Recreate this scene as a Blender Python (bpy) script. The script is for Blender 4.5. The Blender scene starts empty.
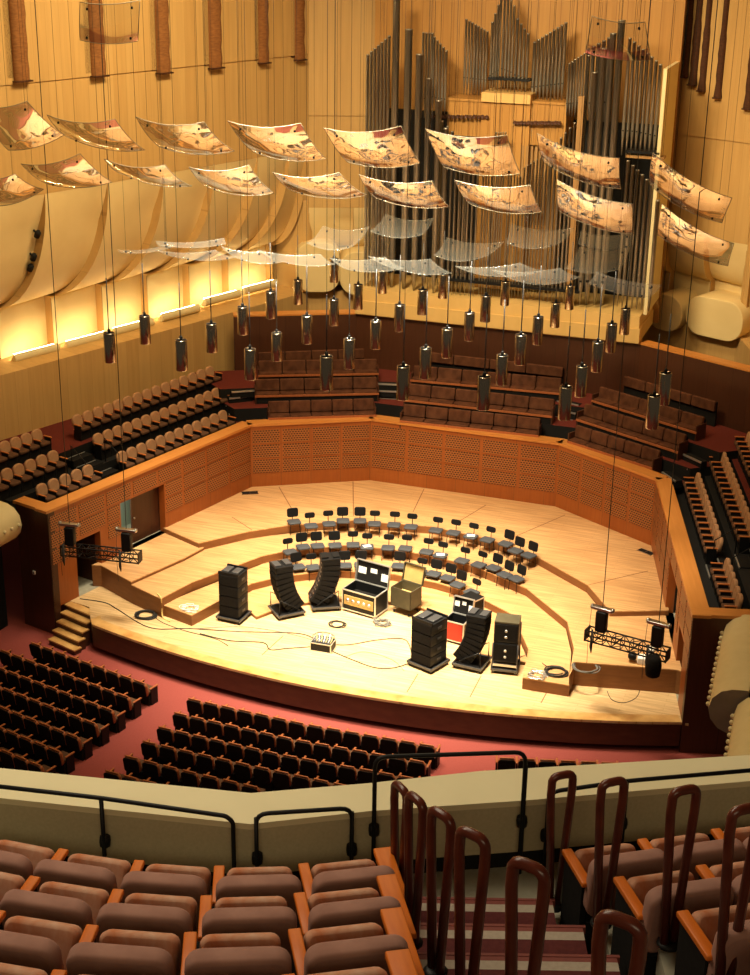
import bpy, math, random
import numpy as np
from mathutils import Vector, Matrix
random.seed(7)
V3 = lambda *a: np.array(a, float)
SC = bpy.context.scene
COL = SC.collection

# ------------------------------------------------------------------ camera
S = 2.7
FPX = 1497.17342
PITCH, YAW, ROLL = 0.379154559, 0.331399604, 0.0156319897
CAM = V3(5.60815544*S, -20.2817594*S, 8.43649462*S+1.06)
cp, sp = math.cos(PITCH), math.sin(PITCH)
cyw, syw = math.cos(YAW), math.sin(YAW)
FW = V3(-syw*cp, cyw*cp, -sp)
R0 = V3(cyw, syw, 0)
U0 = np.cross(R0, FW)
RT = math.cos(ROLL)*R0 + math.sin(ROLL)*U0
UP = -math.sin(ROLL)*R0 + math.cos(ROLL)*U0
HD = V3(-syw, cyw, 0)

def ray(u, v): return FW + RT*(u-375)/FPX - UP*(v-487.5)/FPX
def atz(u, v, z):
    d = ray(u, v); return CAM + d*((z-CAM[2])/d[2])
def atd(u, v, depth): return CAM + ray(u, v)*depth
def atp(u, v, p0, n):
    d = ray(u, v); p = V3(p0[0], p0[1], 0); n = V3(n[0], n[1], 0)
    return CAM + d*(((p-CAM)@n)/(d@n))
def aty(u, v, y): return atp(u, v, (0, y), (0, 1))

cam = bpy.data.cameras.new('camera'); camo = bpy.data.objects.new('camera', cam); COL.objects.link(camo)
M4 = Matrix([[RT[0], UP[0], -FW[0], CAM[0]], [RT[1], UP[1], -FW[1], CAM[1]], [RT[2], UP[2], -FW[2], CAM[2]], [0, 0, 0, 1]])
camo.matrix_world = M4
cam.sensor_fit = 'VERTICAL'; cam.sensor_height = 24; cam.sensor_width = 24*750/975
cam.lens = FPX/975*24; cam.clip_end = 500
SC.camera = camo
SC.view_settings.view_transform = 'Standard'; SC.view_settings.look = 'None'
SC.view_settings.gamma = 1; SC.view_settings.exposure = 0.12
SC.view_settings.use_curve_mapping = False
SC.cycles.use_denoising = True
SC.cycles.max_bounces = 8; SC.cycles.transparent_max_bounces = 24
SC.cycles.diffuse_bounces = 3; SC.cycles.glossy_bounces = 3; SC.cycles.transmission_bounces = 4
SC.cycles.caustics_reflective = False; SC.cycles.caustics_refractive = False
SC.cycles.sample_clamp_indirect = 4

# ------------------------------------------------------------------ materials
MATS = {}
def mat(name, col, rough=.6, metal=0, spec=.4, emit=None, estr=0):
    if name in MATS: return MATS[name]
    m = bpy.data.materials.new(name); m.use_nodes = True
    b = m.node_tree.nodes['Principled BSDF']
    b.inputs['Base Color'].default_value = (*col, 1); b.inputs['Roughness'].default_value = rough
    b.inputs['Metallic'].default_value = metal; b.inputs['Specular IOR Level'].default_value = spec
    if emit:
        b.inputs['Emission Color'].default_value = (*emit, 1); b.inputs['Emission Strength'].default_value = estr
    MATS[name] = m; return m
def noisy(name, c1, c2, scale=(1, 1, 1), nscale=4, rough=.6, metal=0, detail=4, bump=0, spec=.4, dist=0):
    m = mat(name, c1, rough, metal, spec); t = m.node_tree; n, l = t.nodes, t.links
    b = n['Principled BSDF']
    tc = n.new('ShaderNodeTexCoord'); mp = n.new('ShaderNodeMapping'); mp.inputs['Scale'].default_value = scale
    ns = n.new('ShaderNodeTexNoise'); ns.inputs['Scale'].default_value = nscale; ns.inputs['Detail'].default_value = detail
    ns.inputs['Distortion'].default_value = dist
    rp = n.new('ShaderNodeValToRGB')
    rp.color_ramp.elements[0].position = .3; rp.color_ramp.elements[1].position = .7
    rp.color_ramp.elements[0].color = (*c1, 1); rp.color_ramp.elements[1].color = (*c2, 1)
    l.new(tc.outputs['Object'], mp.inputs['Vector']); l.new(mp.outputs['Vector'], ns.inputs['Vector'])
    l.new(ns.outputs['Fac'], rp.inputs['Fac']); l.new(rp.outputs['Color'], b.inputs['Base Color'])
    if bump:
        bp = n.new('ShaderNodeBump'); bp.inputs['Strength'].default_value = bump; bp.inputs['Distance'].default_value = .02
        l.new(ns.outputs['Fac'], bp.inputs['Height']); l.new(bp.outputs['Normal'], b.inputs['Normal'])
    return m
def planks(name, c1, c2, cm, w=2.2, h=.12, rough=.4, rot=0, mortar=.012, nmix=.5, offset=.5, axes='xy', gs=(.5, 8, 8)):
    """boards with grain: brick pattern in object space"""
    m = mat(name, c1, rough); t = m.node_tree; n, l = t.nodes, t.links
    b = n['Principled BSDF']
    tc = n.new('ShaderNodeTexCoord'); mp = n.new('ShaderNodeMapping')
    if axes == 'xy': mp.inputs['Rotation'].default_value = (0, 0, rot)
    elif axes == 'zx': mp.inputs['Rotation'].default_value = (0, math.pi/2, 0)
    elif axes == 'xz': mp.inputs['Rotation'].default_value = (math.pi/2, 0, 0)
    br = n.new('ShaderNodeTexBrick'); br.inputs['Scale'].default_value = 1
    br.inputs['Brick Width'].default_value = w; br.inputs['Row Height'].default_value = h
    br.inputs['Mortar Size'].default_value = mortar; br.inputs['Mortar Smooth'].default_value = .3
    br.inputs['Color1'].default_value = (*c1, 1); br.inputs['Color2'].default_value = (*c2, 1); br.inputs['Mortar'].default_value = (*cm, 1)
    br.offset = offset
    mp2 = n.new('ShaderNodeMapping'); mp2.inputs['Scale'].default_value = gs
    ns = n.new('ShaderNodeTexNoise'); ns.inputs['Scale'].default_value = 2.2; ns.inputs['Detail'].default_value = 5
    mx = n.new('ShaderNodeMix'); mx.data_type = 'RGBA'; mx.blend_type = 'MULTIPLY'; mx.inputs[0].default_value = nmix
    rp = n.new('ShaderNodeValToRGB'); rp.color_ramp.elements[0].position = .3; rp.color_ramp.elements[1].position = .72
    rp.color_ramp.elements[0].color = (.62, .52, .42, 1); rp.color_ramp.elements[1].color = (1.1, 1.08, 1.05, 1)
    l.new(tc.outputs['Object'], mp.inputs['Vector']); l.new(mp.outputs['Vector'], br.inputs['Vector'])
    l.new(mp.outputs['Vector'], mp2.inputs['Vector']); l.new(mp2.outputs['Vector'], ns.inputs['Vector'])
    l.new(ns.outputs['Fac'], rp.inputs['Fac'])
    l.new(br.outputs['Color'], mx.inputs[6]); l.new(rp.outputs['Color'], mx.inputs[7])
    l.new(mx.outputs[2], b.inputs['Base Color'])
    return m

m_stage = planks('pale_maple_boards', (.76, .55, .30), (.70, .49, .25), (.55, .34, .14), 2.6, .16, .38, mortar=.006, nmix=.75, gs=(.35, 5, 5))
m_tier = planks('honey_maple_boards', (.67, .40, .185), (.63, .365, .16), (.50, .27, .11), 2.6, .16, .38, mortar=.006, nmix=.75, gs=(.35, 5, 5))
m_border = noisy('stained_stage_edge_wood', (.46, .22, .06), (.74, .46, .17), (1, 1, 1), 1.6, .4)
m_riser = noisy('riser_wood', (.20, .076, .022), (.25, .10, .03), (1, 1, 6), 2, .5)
m_panel = planks('cherry_veneer', (.36, .100, .019), (.315, .083, .015), (.20, .07, .02), 1.23, 40, .38, mortar=.010, axes='xz', gs=(6, .5, 1), nmix=.35)
m_cap = noisy('orange_wood_cap', (.54, .205, .042), (.61, .245, .058), (.4, 6, 1), 2, .35)
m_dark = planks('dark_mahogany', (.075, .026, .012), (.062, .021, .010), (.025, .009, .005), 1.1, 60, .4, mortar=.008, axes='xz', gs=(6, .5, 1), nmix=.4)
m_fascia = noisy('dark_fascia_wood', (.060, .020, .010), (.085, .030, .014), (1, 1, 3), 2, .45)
m_black = mat('black_void', (.004, .0035, .003), .8)
m_blk = mat('black_paint', (.007, .007, .0075), .5, spec=.25)
m_blk2 = noisy('black_cloth', (.008, .007, .007), (.013, .012, .011), nscale=20, rough=.9, spec=.15)
m_grey = mat('dark_grey_metal', (.10, .10, .105), .4, .6)
m_alu = mat('aluminium_edge', (.72, .71, .68), .35, .8)
m_steel = mat('steel', (.55, .55, .55), .3, 1)
m_chrome = mat('polished_chrome', (.58, .53, .46), .2, 1)
m_white = mat('white_paper', (.85, .85, .82), .7)
m_cream = noisy('cream_paint', (.74, .62, .34), (.78, .66, .38), nscale=3, rough=.6)
m_creamw = planks('cream_wall_boards', (.62, .39, .145), (.57, .345, .12), (.49, .295, .10), .62, 80, .55, mortar=.010, axes='xz', gs=(2.5, .15, 1), nmix=.25, offset=0)
m_scoop = noisy('cream_plaster', (.80, .60, .28), (.84, .64, .31), nscale=1.2, rough=.65)
m_orgwood = planks('organ_case_oak', (.47, .245, .065), (.43, .215, .052), (.27, .12, .03), .45, 80, .45, mortar=.012, axes='xz', gs=(3, .2, 1), nmix=.35, offset=0)
m_pipe = noisy('tin_pipe_metal', (.31, .285, .235), (.39, .36, .30), (1, 1, .3), 1.5, .36, .8)
m_pipew = noisy('wood_pipe', (.30, .165, .06), (.36, .20, .075), (3, 3, .2), 2, .45)
m_carpet = noisy('red_carpet', (.27, .060, .050), (.31, .072, .06), nscale=25, rough=.95, spec=.1)
m_carpetd = noisy('terrace_red_carpet', (.115, .022, .016), (.14, .028, .020), nscale=25, rough=.95, spec=.1)
m_plushb = noisy('brown_bench_plush', (.062, .020, .009), (.125, .046, .020), (1.4, 1, 1), 2.6, .8, spec=.2)
m_tan = noisy('tan_seat_plush', (.42, .225, .115), (.52, .29, .155), nscale=6, rough=.85, spec=.2)
m_rose = noisy('rose_velour', (.27, .135, .105), (.39, .21, .165), (1, 1, 1), 5, .9, spec=.15, bump=.15)
m_rosew = noisy('worn_rose_velour', (.62, .38, .27), (.50, .17, .075), (1.5, 1, 1), 6.5, .9, spec=.15)
m_arm = noisy('orange_armrest_wood', (.56, .125, .010), (.66, .165, .016), (8, 1, 1), 3, .42, spec=.25)
m_armr = noisy('red_brown_seat_wood', (.36, .105, .035), (.44, .14, .05), (6, 1, 1), 3, .35)
m_rail = noisy('red_brown_rail_leather', (.085, .016, .009), (.125, .026, .013), nscale=9, rough=.28)
m_parap = noisy('parapet_plaster', (.74, .65, .40), (.78, .69, .43), nscale=2, rough=.7)
m_parapi = noisy('parapet_fabric', (.50, .43, .265), (.56, .48, .30), nscale=40, rough=.9, spec=.1)
m_conc = noisy('grey_concrete', (.30, .28, .21), (.37, .345, .26), nscale=7, rough=.85)
m_maroon = noisy('maroon_stair_carpet', (.085, .022, .022), (.115, .03, .028), nscale=30, rough=.95, spec=.1)
m_stripe = noisy('grey_stripe_carpet', (.36, .30, .24), (.42, .35, .28), nscale=30, rough=.95, spec=.1)
m_nose = noisy('red_stair_nosing', (.17, .035, .026), (.20, .042, .03), nscale=20, rough=.7)
m_tubeE = mat('lit_lamp_tube', (1, .9, .7), .5, emit=(1, .84, .50), estr=45)
m_bulb = mat('frosted_bulb', (.78, .68, .42), .4)
m_banner = noisy('brown_banner_cloth', (.20, .075, .02), (.30, .12, .032), (2, 2, 6), 3, .9, bump=.6)
m_bannerd = noisy('dark_banner_cloth', (.055, .02, .008), (.085, .03, .012), (2, 2, 6), 3, .9, bump=.6)
m_cable = mat('black_cable', (.02, .018, .016), .6)
m_cableg = mat('grey_cable', (.17, .16, .14), .6)
m_cablew = mat('pale_yellow_cable', (.75, .58, .22), .5)
m_red = mat('red_case_panel', (.5, .03, .015), .4)
m_olive = noisy('olive_case_ply', (.055, .046, .024), (.075, .063, .033), nscale=5, rough=.6)
m_ply = noisy('plywood_lining', (.42, .28, .09), (.5, .34, .12), nscale=5, rough=.7)
m_blue = mat('grey_green_wall', (.30, .33, .26), .7)

def perf(name, base, hole):
    """acoustic panel: rows of small dark slots cut in veneer"""
    m = mat(name, base, .45); t = m.node_tree; n, l = t.nodes, t.links; b = n['Principled BSDF']
    tc = n.new('ShaderNodeTexCoord'); mp = n.new('ShaderNodeMapping'); mp.inputs['Rotation'].default_value = (math.pi/2, 0, 0)
    br = n.new('ShaderNodeTexBrick'); br.inputs['Scale'].default_value = 1
    br.inputs['Brick Width'].default_value = .115; br.inputs['Row Height'].default_value = .090
    br.inputs['Mortar Size'].default_value = .019; br.inputs['Mortar Smooth'].default_value = .1
    br.inputs['Color1'].default_value = (*hole, 1); br.inputs['Color2'].default_value = (hole[0]*1.6, hole[1]*1.6, hole[2]*1.6, 1)
    br.inputs['Mortar'].default_value = (*base, 1)
    l.new(tc.outputs['Object'], mp.inputs['Vector']); l.new(mp.outputs['Vector'], br.inputs['Vector'])
    l.new(br.outputs['Color'], b.inputs['Base Color']); return m
m_perf = perf('slotted_acoustic_veneer', (.37, .125, .032), (.036, .013, .006))

def acrylic():
    m = bpy.data.materials.new('clear_acrylic'); m.use_nodes = True; t = m.node_tree; n, l = t.nodes, t.links
    for x in list(n): n.remove(x)
    o = n.new('ShaderNodeOutputMaterial'); mix = n.new('ShaderNodeMixShader')
    tr = n.new('ShaderNodeBsdfTransparent'); tr.inputs[0].default_value = (.93, .93, .90, 1)
    gl = n.new('ShaderNodeBsdfGlossy'); gl.inputs['Roughness'].default_value = .04; gl.inputs[0].default_value = (1, .97, .92, 1)
    ns = n.new('ShaderNodeTexNoise'); ns.inputs['Scale'].default_value = 1.3; ns.inputs['Detail'].default_value = 1
    bp = n.new('ShaderNodeBump'); bp.inputs['Strength'].default_value = .6; bp.inputs['Distance'].default_value = .12
    tc = n.new('ShaderNodeTexCoord')
    fr = n.new('ShaderNodeFresnel'); fr.inputs['IOR'].default_value = 1.5
    mr = n.new('ShaderNodeMapRange'); mr.inputs['To Min'].default_value = .12; mr.inputs['To Max'].default_value = .60
    l.new(tc.outputs['Object'], ns.inputs['Vector']); l.new(ns.outputs['Fac'], bp.inputs['Height'])
    l.new(bp.outputs['Normal'], gl.inputs['Normal'])
    l.new(fr.outputs[0], mr.inputs['Value']); l.new(mr.outputs[0], mix.inputs[0])
    l.new(tr.outputs[0], mix.inputs[1]); l.new(gl.outputs[0], mix.inputs[2]); l.new(mix.outputs[0], o.inputs[0])
    return m
m_acr = acrylic()
def milky():
    m = bpy.data.materials.new('milky_acrylic'); m.use_nodes = True; t = m.node_tree; n, l = t.nodes, t.links
    for x in list(n): n.remove(x)
    o = n.new('ShaderNodeOutputMaterial'); m1 = n.new('ShaderNodeMixShader'); m2 = n.new('ShaderNodeMixShader'); m3 = n.new('ShaderNodeMixShader')
    tr = n.new('ShaderNodeBsdfTransparent'); df = n.new('ShaderNodeBsdfDiffuse'); df.inputs[0].default_value = (.70, .74, .66, 1)
    tl = n.new('ShaderNodeBsdfTranslucent'); tl.inputs[0].default_value = (.82, .86, .80, 1)
    gl = n.new('ShaderNodeBsdfGlossy'); gl.inputs['Roughness'].default_value = .12
    m1.inputs[0].default_value = .5; m2.inputs[0].default_value = .11; m3.inputs[0].default_value = .07
    l.new(df.outputs[0], m1.inputs[1]); l.new(tl.outputs[0], m1.inputs[2]); l.new(tr.outputs[0], m2.inputs[1]); l.new(m1.outputs[0], m2.inputs[2])
    l.new(m2.outputs[0], m3.inputs[1]); l.new(gl.outputs[0], m3.inputs[2]); l.new(m3.outputs[0], o.inputs[0])
    return m
m_acrm = milky()
m_acre = mat('acrylic_edge', (.36, .30, .20), .25, spec=.8)

# ------------------------------------------------------------------ mesh helper
class MB:
    def __init__(s): s.v = []; s.f = []; s.mi = []; s.sm = []
    def add(s, vs, fs, mi=0, smooth=False):
        o = len(s.v); s.v += [tuple(map(float, p)) for p in vs]
        for f in fs: s.f.append([i+o for i in f]); s.mi.append(mi); s.sm.append(smooth)
        return s
    def box(s, c, d, mi=0, M=None):
        hx, hy, hz = d[0]/2, d[1]/2, d[2]/2
        vs = [V3(x, y, z) for x in (-hx, hx) for y in (-hy, hy) for z in (-hz, hz)]
        if M is not None: vs = [M@p for p in vs]
        vs = [p+np.array(c, float) for p in vs]
        return s.add(vs, [(0, 1, 3, 2), (4, 6, 7, 5), (0, 4, 5, 1), (2, 3, 7, 6), (0, 2, 6, 4), (1, 5, 7, 3)], mi)
    def bb(s, x0, x1, y0, y1, z0, z1, mi=0): return s.box(((x0+x1)/2, (y0+y1)/2, (z0+z1)/2), (x1-x0, y1-y0, z1-z0), mi)
    def prism(s, poly, z0, z1, mi=0, mtop=None):
        n = len(poly); a = sum(poly[i][0]*poly[(i+1) % n][1]-poly[(i+1) % n][0]*poly[i][1] for i in range(n))
        if a < 0: poly = poly[::-1]
        zt = z1 if hasattr(z1, '__len__') else [z1]*n
        vs = [(p[0], p[1], z0) for p in poly]+[(p[0], p[1], z1) for p in poly]
        s.add(vs, [list(range(n))[::-1]]+[(i, (i+1) % n, n+(i+1) % n, n+i) for i in range(n)], mi)
        s.add([(p[0], p[1], z1) for p in poly], [list(range(n))], mi if mtop is None else mtop)
        return s
    def rbox(s, c, d, r=.02, seg=3, mi=0, M=None, plane='xz', bev=None):
        """box with rounded corners in one plane, flat caps with small bevel on the other axis"""
        ax = {'xz': (0, 2, 1), 'xy': (0, 1, 2), 'yz': (1, 2, 0)}[plane]
        a, b, t = d[ax[0]]/2, d[ax[1]]/2, d[ax[2]]/2
        r = min(r, a*.98, b*.98); bv = min(t*.6, r*.6) if bev is None else bev
        def ring(off, k):
            out = []
            rr = max(r-off, .0005)
            for (sx, sy, a0) in ((1, 1, 0), (-1, 1, 90), (-1, -1, 180), (1, -1, 270)):
                for q in range(seg+1):
                    an = math.radians(a0+90*q/seg); p = [0, 0, 0]
                    p[ax[0]] = sx*(a-r)+math.cos(an)*rr; p[ax[1]] = sy*(b-r)+math.sin(an)*rr; p[ax[2]] = k
                    out.append(V3(*p))
            return out
        rings = [ring(bv, -t), ring(bv*.3, -t+bv*.3), ring(0, -t+bv), ring(0, t-bv), ring(bv*.3, t-bv*.3), ring(bv, t)]
        n = len(rings[0]); vs = [p for q in rings for p in q]
        if M is not None: vs = [M@p for p in vs]
        vs = [p+np.array(c, float) for p in vs]
        fs = [(k*n+i, k*n+(i+1) % n, (k+1)*n+(i+1) % n, (k+1)*n+i) for k in range(5) for i in range(n)]
        caps = [list(range(n))[::-1], list(range(5*n, 6*n))]
        if plane == 'xz': fs = [list(f)[::-1] for f in fs]; caps = [f[::-1] for f in caps]
        s.add(vs, fs, mi, True); o = len(s.v)-len(vs)
        for f in caps: s.f.append([i+o for i in f]); s.mi.append(mi); s.sm.append(False)
        return s
    def tube(s, path, r, seg=6, mi=0, caps=True, closed=False):
        P = [np.array(p, float) for p in path]; n = len(P); rings = []
        prev = None
        for i, p in enumerate(P):
            if closed: t = P[(i+1) % n]-P[i-1]
            else: t = P[min(i+1, n-1)]-P[max(i-1, 0)]
            t = t/(np.linalg.norm(t)+1e-12)
            if prev is None:
                h = V3(0, 0, 1) if abs(t[2]) < .9 else V3(1, 0, 0)
                u = np.cross(t, h)
            else: u = prev-t*(prev@t)
            u = u/(np.linalg.norm(u)+1e-12); prev = u; w = np.cross(t, u)
            rr = r[i] if hasattr(r, '__len__') else r
            rings.append([p+rr*(math.cos(2*math.pi*k/seg)*u+math.sin(2*math.pi*k/seg)*w) for k in range(seg)])
        vs = [q for g in rings for q in g]; m = n if closed else n-1
        fs = [(i*seg+k, i*seg+(k+1) % seg, ((i+1) % n)*seg+(k+1) % seg, ((i+1) % n)*seg+k) for i in range(m) for k in range(seg)]
        if caps and not closed: fs += [list(range(seg))[::-1], list(range((n-1)*seg, n*seg))]
        return s.add(vs, fs, mi, True)
    def lathe(s, prof, c=(0, 0, 0), seg=12, mi=0, axis='z', smooth=True):
        vs = []
        for (r, z) in prof:
            for k in range(seg):
                a = 2*math.pi*k/seg; p = (r*math.cos(a), r*math.sin(a), z)
                if axis == 'x': p = (z, p[0], p[1])
                if axis == 'y': p = (p[0], z, p[1])
                vs.append((p[0]+c[0], p[1]+c[1], p[2]+c[2]))
        n = len(prof)
        fs = [(i*seg+k, i*seg+(k+1) % seg, (i+1)*seg+(k+1) % seg, (i+1)*seg+k) for i in range(n-1) for k in range(seg)]
        fs += [list(range(seg))[::-1], list(range((n-1)*seg, n*seg))]
        return s.add(vs, fs, mi, smooth)
    def grid(s, rows, mi=0, smooth=True, thick=0, flip=False):
        """surface through rows of points; thick gives it a back"""
        nr, nc = len(rows), len(rows[0]); A = np.array(rows, float)
        fs = [(i*nc+j, i*nc+j+1, (i+1)*nc+j+1, (i+1)*nc+j) for i in range(nr-1) for j in range(nc-1)]
        if flip: fs = [f[::-1] for f in fs]
        s.add(A.reshape(-1, 3), fs, mi, smooth)
        return s
    def build(s, name, mats, parent=None, M=None, kind=None, origin=None, smooth=None):
        me = bpy.data.meshes.new(name)
        vs = s.v
        if origin is not None: vs = [(p[0]-origin[0], p[1]-origin[1], p[2]-origin[2]) for p in vs]
        me.from_pydata(vs, [], s.f); me.update()
        for m in (mats if isinstance(mats, (list, tuple)) else [mats]): me.materials.append(m)
        me.polygons.foreach_set('material_index', s.mi)
        me.polygons.foreach_set('use_smooth', [bool(x) for x in s.sm]); me.update()
        o = bpy.data.objects.new(name, me); COL.objects.link(o)
        if origin is not None: o.location = tuple(map(float, origin))
        if M is not None: o.matrix_world = M
        if parent is not None: o.parent = parent
        if kind: o['kind'] = kind
        return o
def shade_auto(o, ang=40):
    """sharp edges where faces turn by more than ang"""
    import bmesh
    bm = bmesh.new(); bm.from_mesh(o.data); bmesh.ops.remove_doubles(bm, verts=bm.verts, dist=1e-5)
    for e in bm.edges:
        if len(e.link_faces) == 2: e.smooth = e.calc_face_angle(0) < math.radians(ang)
    bm.to_mesh(o.data); bm.free(); return o

def rotz(a):
    c, s_ = math.cos(a), math.sin(a); return np.array([[c, -s_, 0], [s_, c, 0], [0, 0, 1.]])
def rotx(a):
    c, s_ = math.cos(a), math.sin(a); return np.array([[1, 0, 0], [0, c, -s_], [0, s_, c]])
def roty(a):
    c, s_ = math.cos(a), math.sin(a); return np.array([[c, 0, s_], [0, 1, 0], [-s_, 0, c]])
def tag(o, label, cat, group=None):
    o['label'] = label; o['category'] = cat
    if group: o['group'] = group
    return o
def thing(name, label, cat, loc=(0, 0, 0), rz=0, group=None):
    o = bpy.data.objects.new(name, None); COL.objects.link(o); o.empty_display_size = .2
    o.location = tuple(map(float, loc)); o.rotation_euler = (0, 0, rz)
    return tag(o, label, cat, group)
def dup(o, loc, rz, label, group=None, name=None):
    r = o.copy(); COL.objects.link(r); r.location = tuple(map(float, loc)); r.rotation_euler = (0, 0, rz); r['label'] = label
    if group: r['group'] = group
    for ch in o.children:
        c = ch.copy(); COL.objects.link(c); c.parent = r
        for g in ch.children:
            d = g.copy(); COL.objects.link(d); d.parent = c
    return r
def frame(p0, p1, z=0):
    """local frame on a wall: x along p0->p1, y to the left of it, z up"""
    d = V3(p1[0]-p0[0], p1[1]-p0[1], 0); L = np.linalg.norm(d); d /= L
    return Matrix([[d[0], -d[1], 0, p0[0]], [d[1], d[0], 0, p0[1]], [0, 0, 1, z], [0, 0, 0, 1]]), L
ORD = ['first', 'second', 'third', 'fourth', 'fifth', 'sixth', 'seventh', 'eighth', 'ninth', 'tenth', 'eleventh', 'twelfth',
       'thirteenth', 'fourteenth', 'fifteenth', 'sixteenth', 'seventeenth', 'eighteenth', 'nineteenth', 'twentieth']
# ------------------------------------------------------------------ plan of the hall (stage floor z = 0)
AL, BL, CL, CR, BR, AR = (-11.08, -13.31), (-8.196, -2.487), (-3.926, 0.), (3.926, 0.), (8.196, -2.487), (11.08, -13.31)
ZT, ZB, ZC, ZD, ZA, ZW, ZO = 1.06, .74, .42, .13, .86, 3.78, -1.05

def arc_front(n=28, ex=0.):
    # stage front edge through (-11.05,-13.3) (0,-15.3) (11.05,-13.3)
    R = (11.05**2+2.0**2)/(2*2.0); cy = -15.3+R
    a = math.asin(11.05/R); return [((R+ex)*math.sin(t), cy-(R+ex)*math.cos(t)) for t in np.linspace(-a, a, n)]

# stage platform -----------------------------------------------------
front = [p for p in arc_front(60) if p[0] > -9.46 or p[0] > 9]
front = [(-9.46, -13.62)]+[p for p in front if p[0] > -9.3]
back = [(AR[0]+.2, AR[1]), (BR[0]+.2, BR[1]+.2), (CR[0], .2), (CL[0], .2), (BL[0]-.2, BL[1]+.2), (AL[0]-.2, AL[1]+.2), (-11.0, -12.55), (-10.0, -12.75)]
stage = bpy.data.objects.new('floor_stage', None); COL.objects.link(stage); stage.location = (0, -12, 0); stage['kind'] = 'structure'
def loc(o, off=(0, -12, 0)): return o
sb = MB(); sb.prism(front+back, -.08, 0, 0); sb.build('stage_floor', [m_stage], stage, origin=(0, -12, 0)).location = (0, 0, 0)
bd = MB()
fr = np.array(front); inner = [(x*.985, y+.42) for x, y in front]
bd.prism(list(front)+inner[::-1], .002, .008, 0); o = bd.build('stage_edge_border', [m_border], stage, origin=(0, -12, 0)); o.location = (0, 0, 0); o['label'] = 'worn darker wood border along the stage edge'
fa = MB()
for i in range(len(front)-1):
    x0, y0 = front[i]; x1, y1 = front[i+1]
    q = lambda x, y, k: (x*(1-k*.004), y+k*.05)
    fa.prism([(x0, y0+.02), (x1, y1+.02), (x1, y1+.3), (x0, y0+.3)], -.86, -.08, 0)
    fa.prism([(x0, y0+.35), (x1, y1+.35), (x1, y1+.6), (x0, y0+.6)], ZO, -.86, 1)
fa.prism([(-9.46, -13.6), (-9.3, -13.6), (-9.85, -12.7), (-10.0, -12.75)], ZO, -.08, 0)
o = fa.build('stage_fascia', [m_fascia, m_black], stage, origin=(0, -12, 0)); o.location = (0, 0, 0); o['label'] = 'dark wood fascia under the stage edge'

# tiers ----------------------------------------------------------------
T_edge = [(-9.62, -7.6), (-7.75, -8.42), (-6.46, -6.73), (-5.3, -5.65), (-3.1, -4.25), (-.1, -3.72), (2.3, -4.05), (4.43, -5.03), (6.67, -6.75), (7.83, -8.55), (9.70, -7.75)]
B_edge = [(-8.72, -11.95), (-7.23, -12.58), (-6.81, -11.01), (-5.37, -8.0), (-4.69, -7.2), (-2.76, -5.88), (-.5, -5.58), (2.2, -5.95), (4.54, -7.13), (6.5, -9.22), (7.12, -11.02), (7.39, -12.95)]
C_edge = [(-7.3, -12.4), (-5.95, -12.8), (-5.05, -9.7), (-4.3, -8.75), (-2.6, -7.55), (-.5, -7.05), (1.2, -7.2), (2.55, -7.55), (4.5, -8.75), (5.6, -11.05), (5.9, -13.02), (7.42, -12.98)]
D_edge = [(-5.3, -10.6), (-4.05, -11.55), (-3.4, -10.3), (-1.9, -9.2), (-.3, -8.75), (1.2, -8.8), (2.6, -9.5), (3.6, -10.4), (4.1, -11.4), (5.7, -11.45)]
A_left = [(-10.72, -11.2), (-10.4, -11.1), (-8.72, -11.95), (-7.85, -9.4), (-7.6, -8.3), (-9.6, -7.4)]
A_right = [(10.75, -11.6), (10.58, -11.55), (7.35, -12.2), (7.1, -10.9), (7.75, -8.4), (9.7, -7.6)]
def tier(name, edge, z, label, extra):
    t = bpy.data.objects.new(name, None); COL.objects.link(t); t.location = (edge[0][0], edge[0][1], 0); t['kind'] = 'structure'
    of = (edge[0][0], edge[0][1], 0)
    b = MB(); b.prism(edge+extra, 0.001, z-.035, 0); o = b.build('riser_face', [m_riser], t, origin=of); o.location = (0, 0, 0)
    b = MB(); b.prism(edge+extra, z-.035, z, 0); o = b.build('riser_floor', [m_tier], t, origin=of); o.location = (0, 0, 0)
    return t
tier('floor_tier', T_edge, ZT, 'highest and widest wooden tier along the slotted back walls', [(8.3, -2.45), (3.95, .06), (-3.95, .06), (-8.3, -2.45)])
tier('floor_tier', B_edge, ZB, 'second wooden tier down, carrying the rear row of chairs', [(7.4, -10.9), (7.75, -8.5), (6.5, -6.5), (4.3, -4.8), (-.1, -3.5), (-3, -4), (-6.3, -6.5), (-7.7, -8.3), (-8.2, -9.6)])
tier('floor_tier', C_edge, ZC, 'third wooden tier down, carrying the middle row of chairs', [(7.3, -12.5), (7.0, -10.8), (6.4, -9), (4.4, -6.9), (2.1, -5.8), (-.5, -5.4), (-2.7, -5.7), (-4.6, -7), (-5.3, -7.9), (-6.7, -11)])
tier('floor_tier', D_edge, ZD, 'lowest thin wooden tier behind the speakers and cases', [(5.5, -11), (4.4, -8.6), (2.5, -7.4), (-.5, -6.9), (-2.5, -7.4), (-4.2, -8.6), (-5, -9.6)])
tier('floor_tier', A_left, ZA, 'wooden side tier in front of the left stage doors', [])
tier('floor_tier', A_right, ZA, 'wooden side tier in front of the right stage doors', [])

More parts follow.
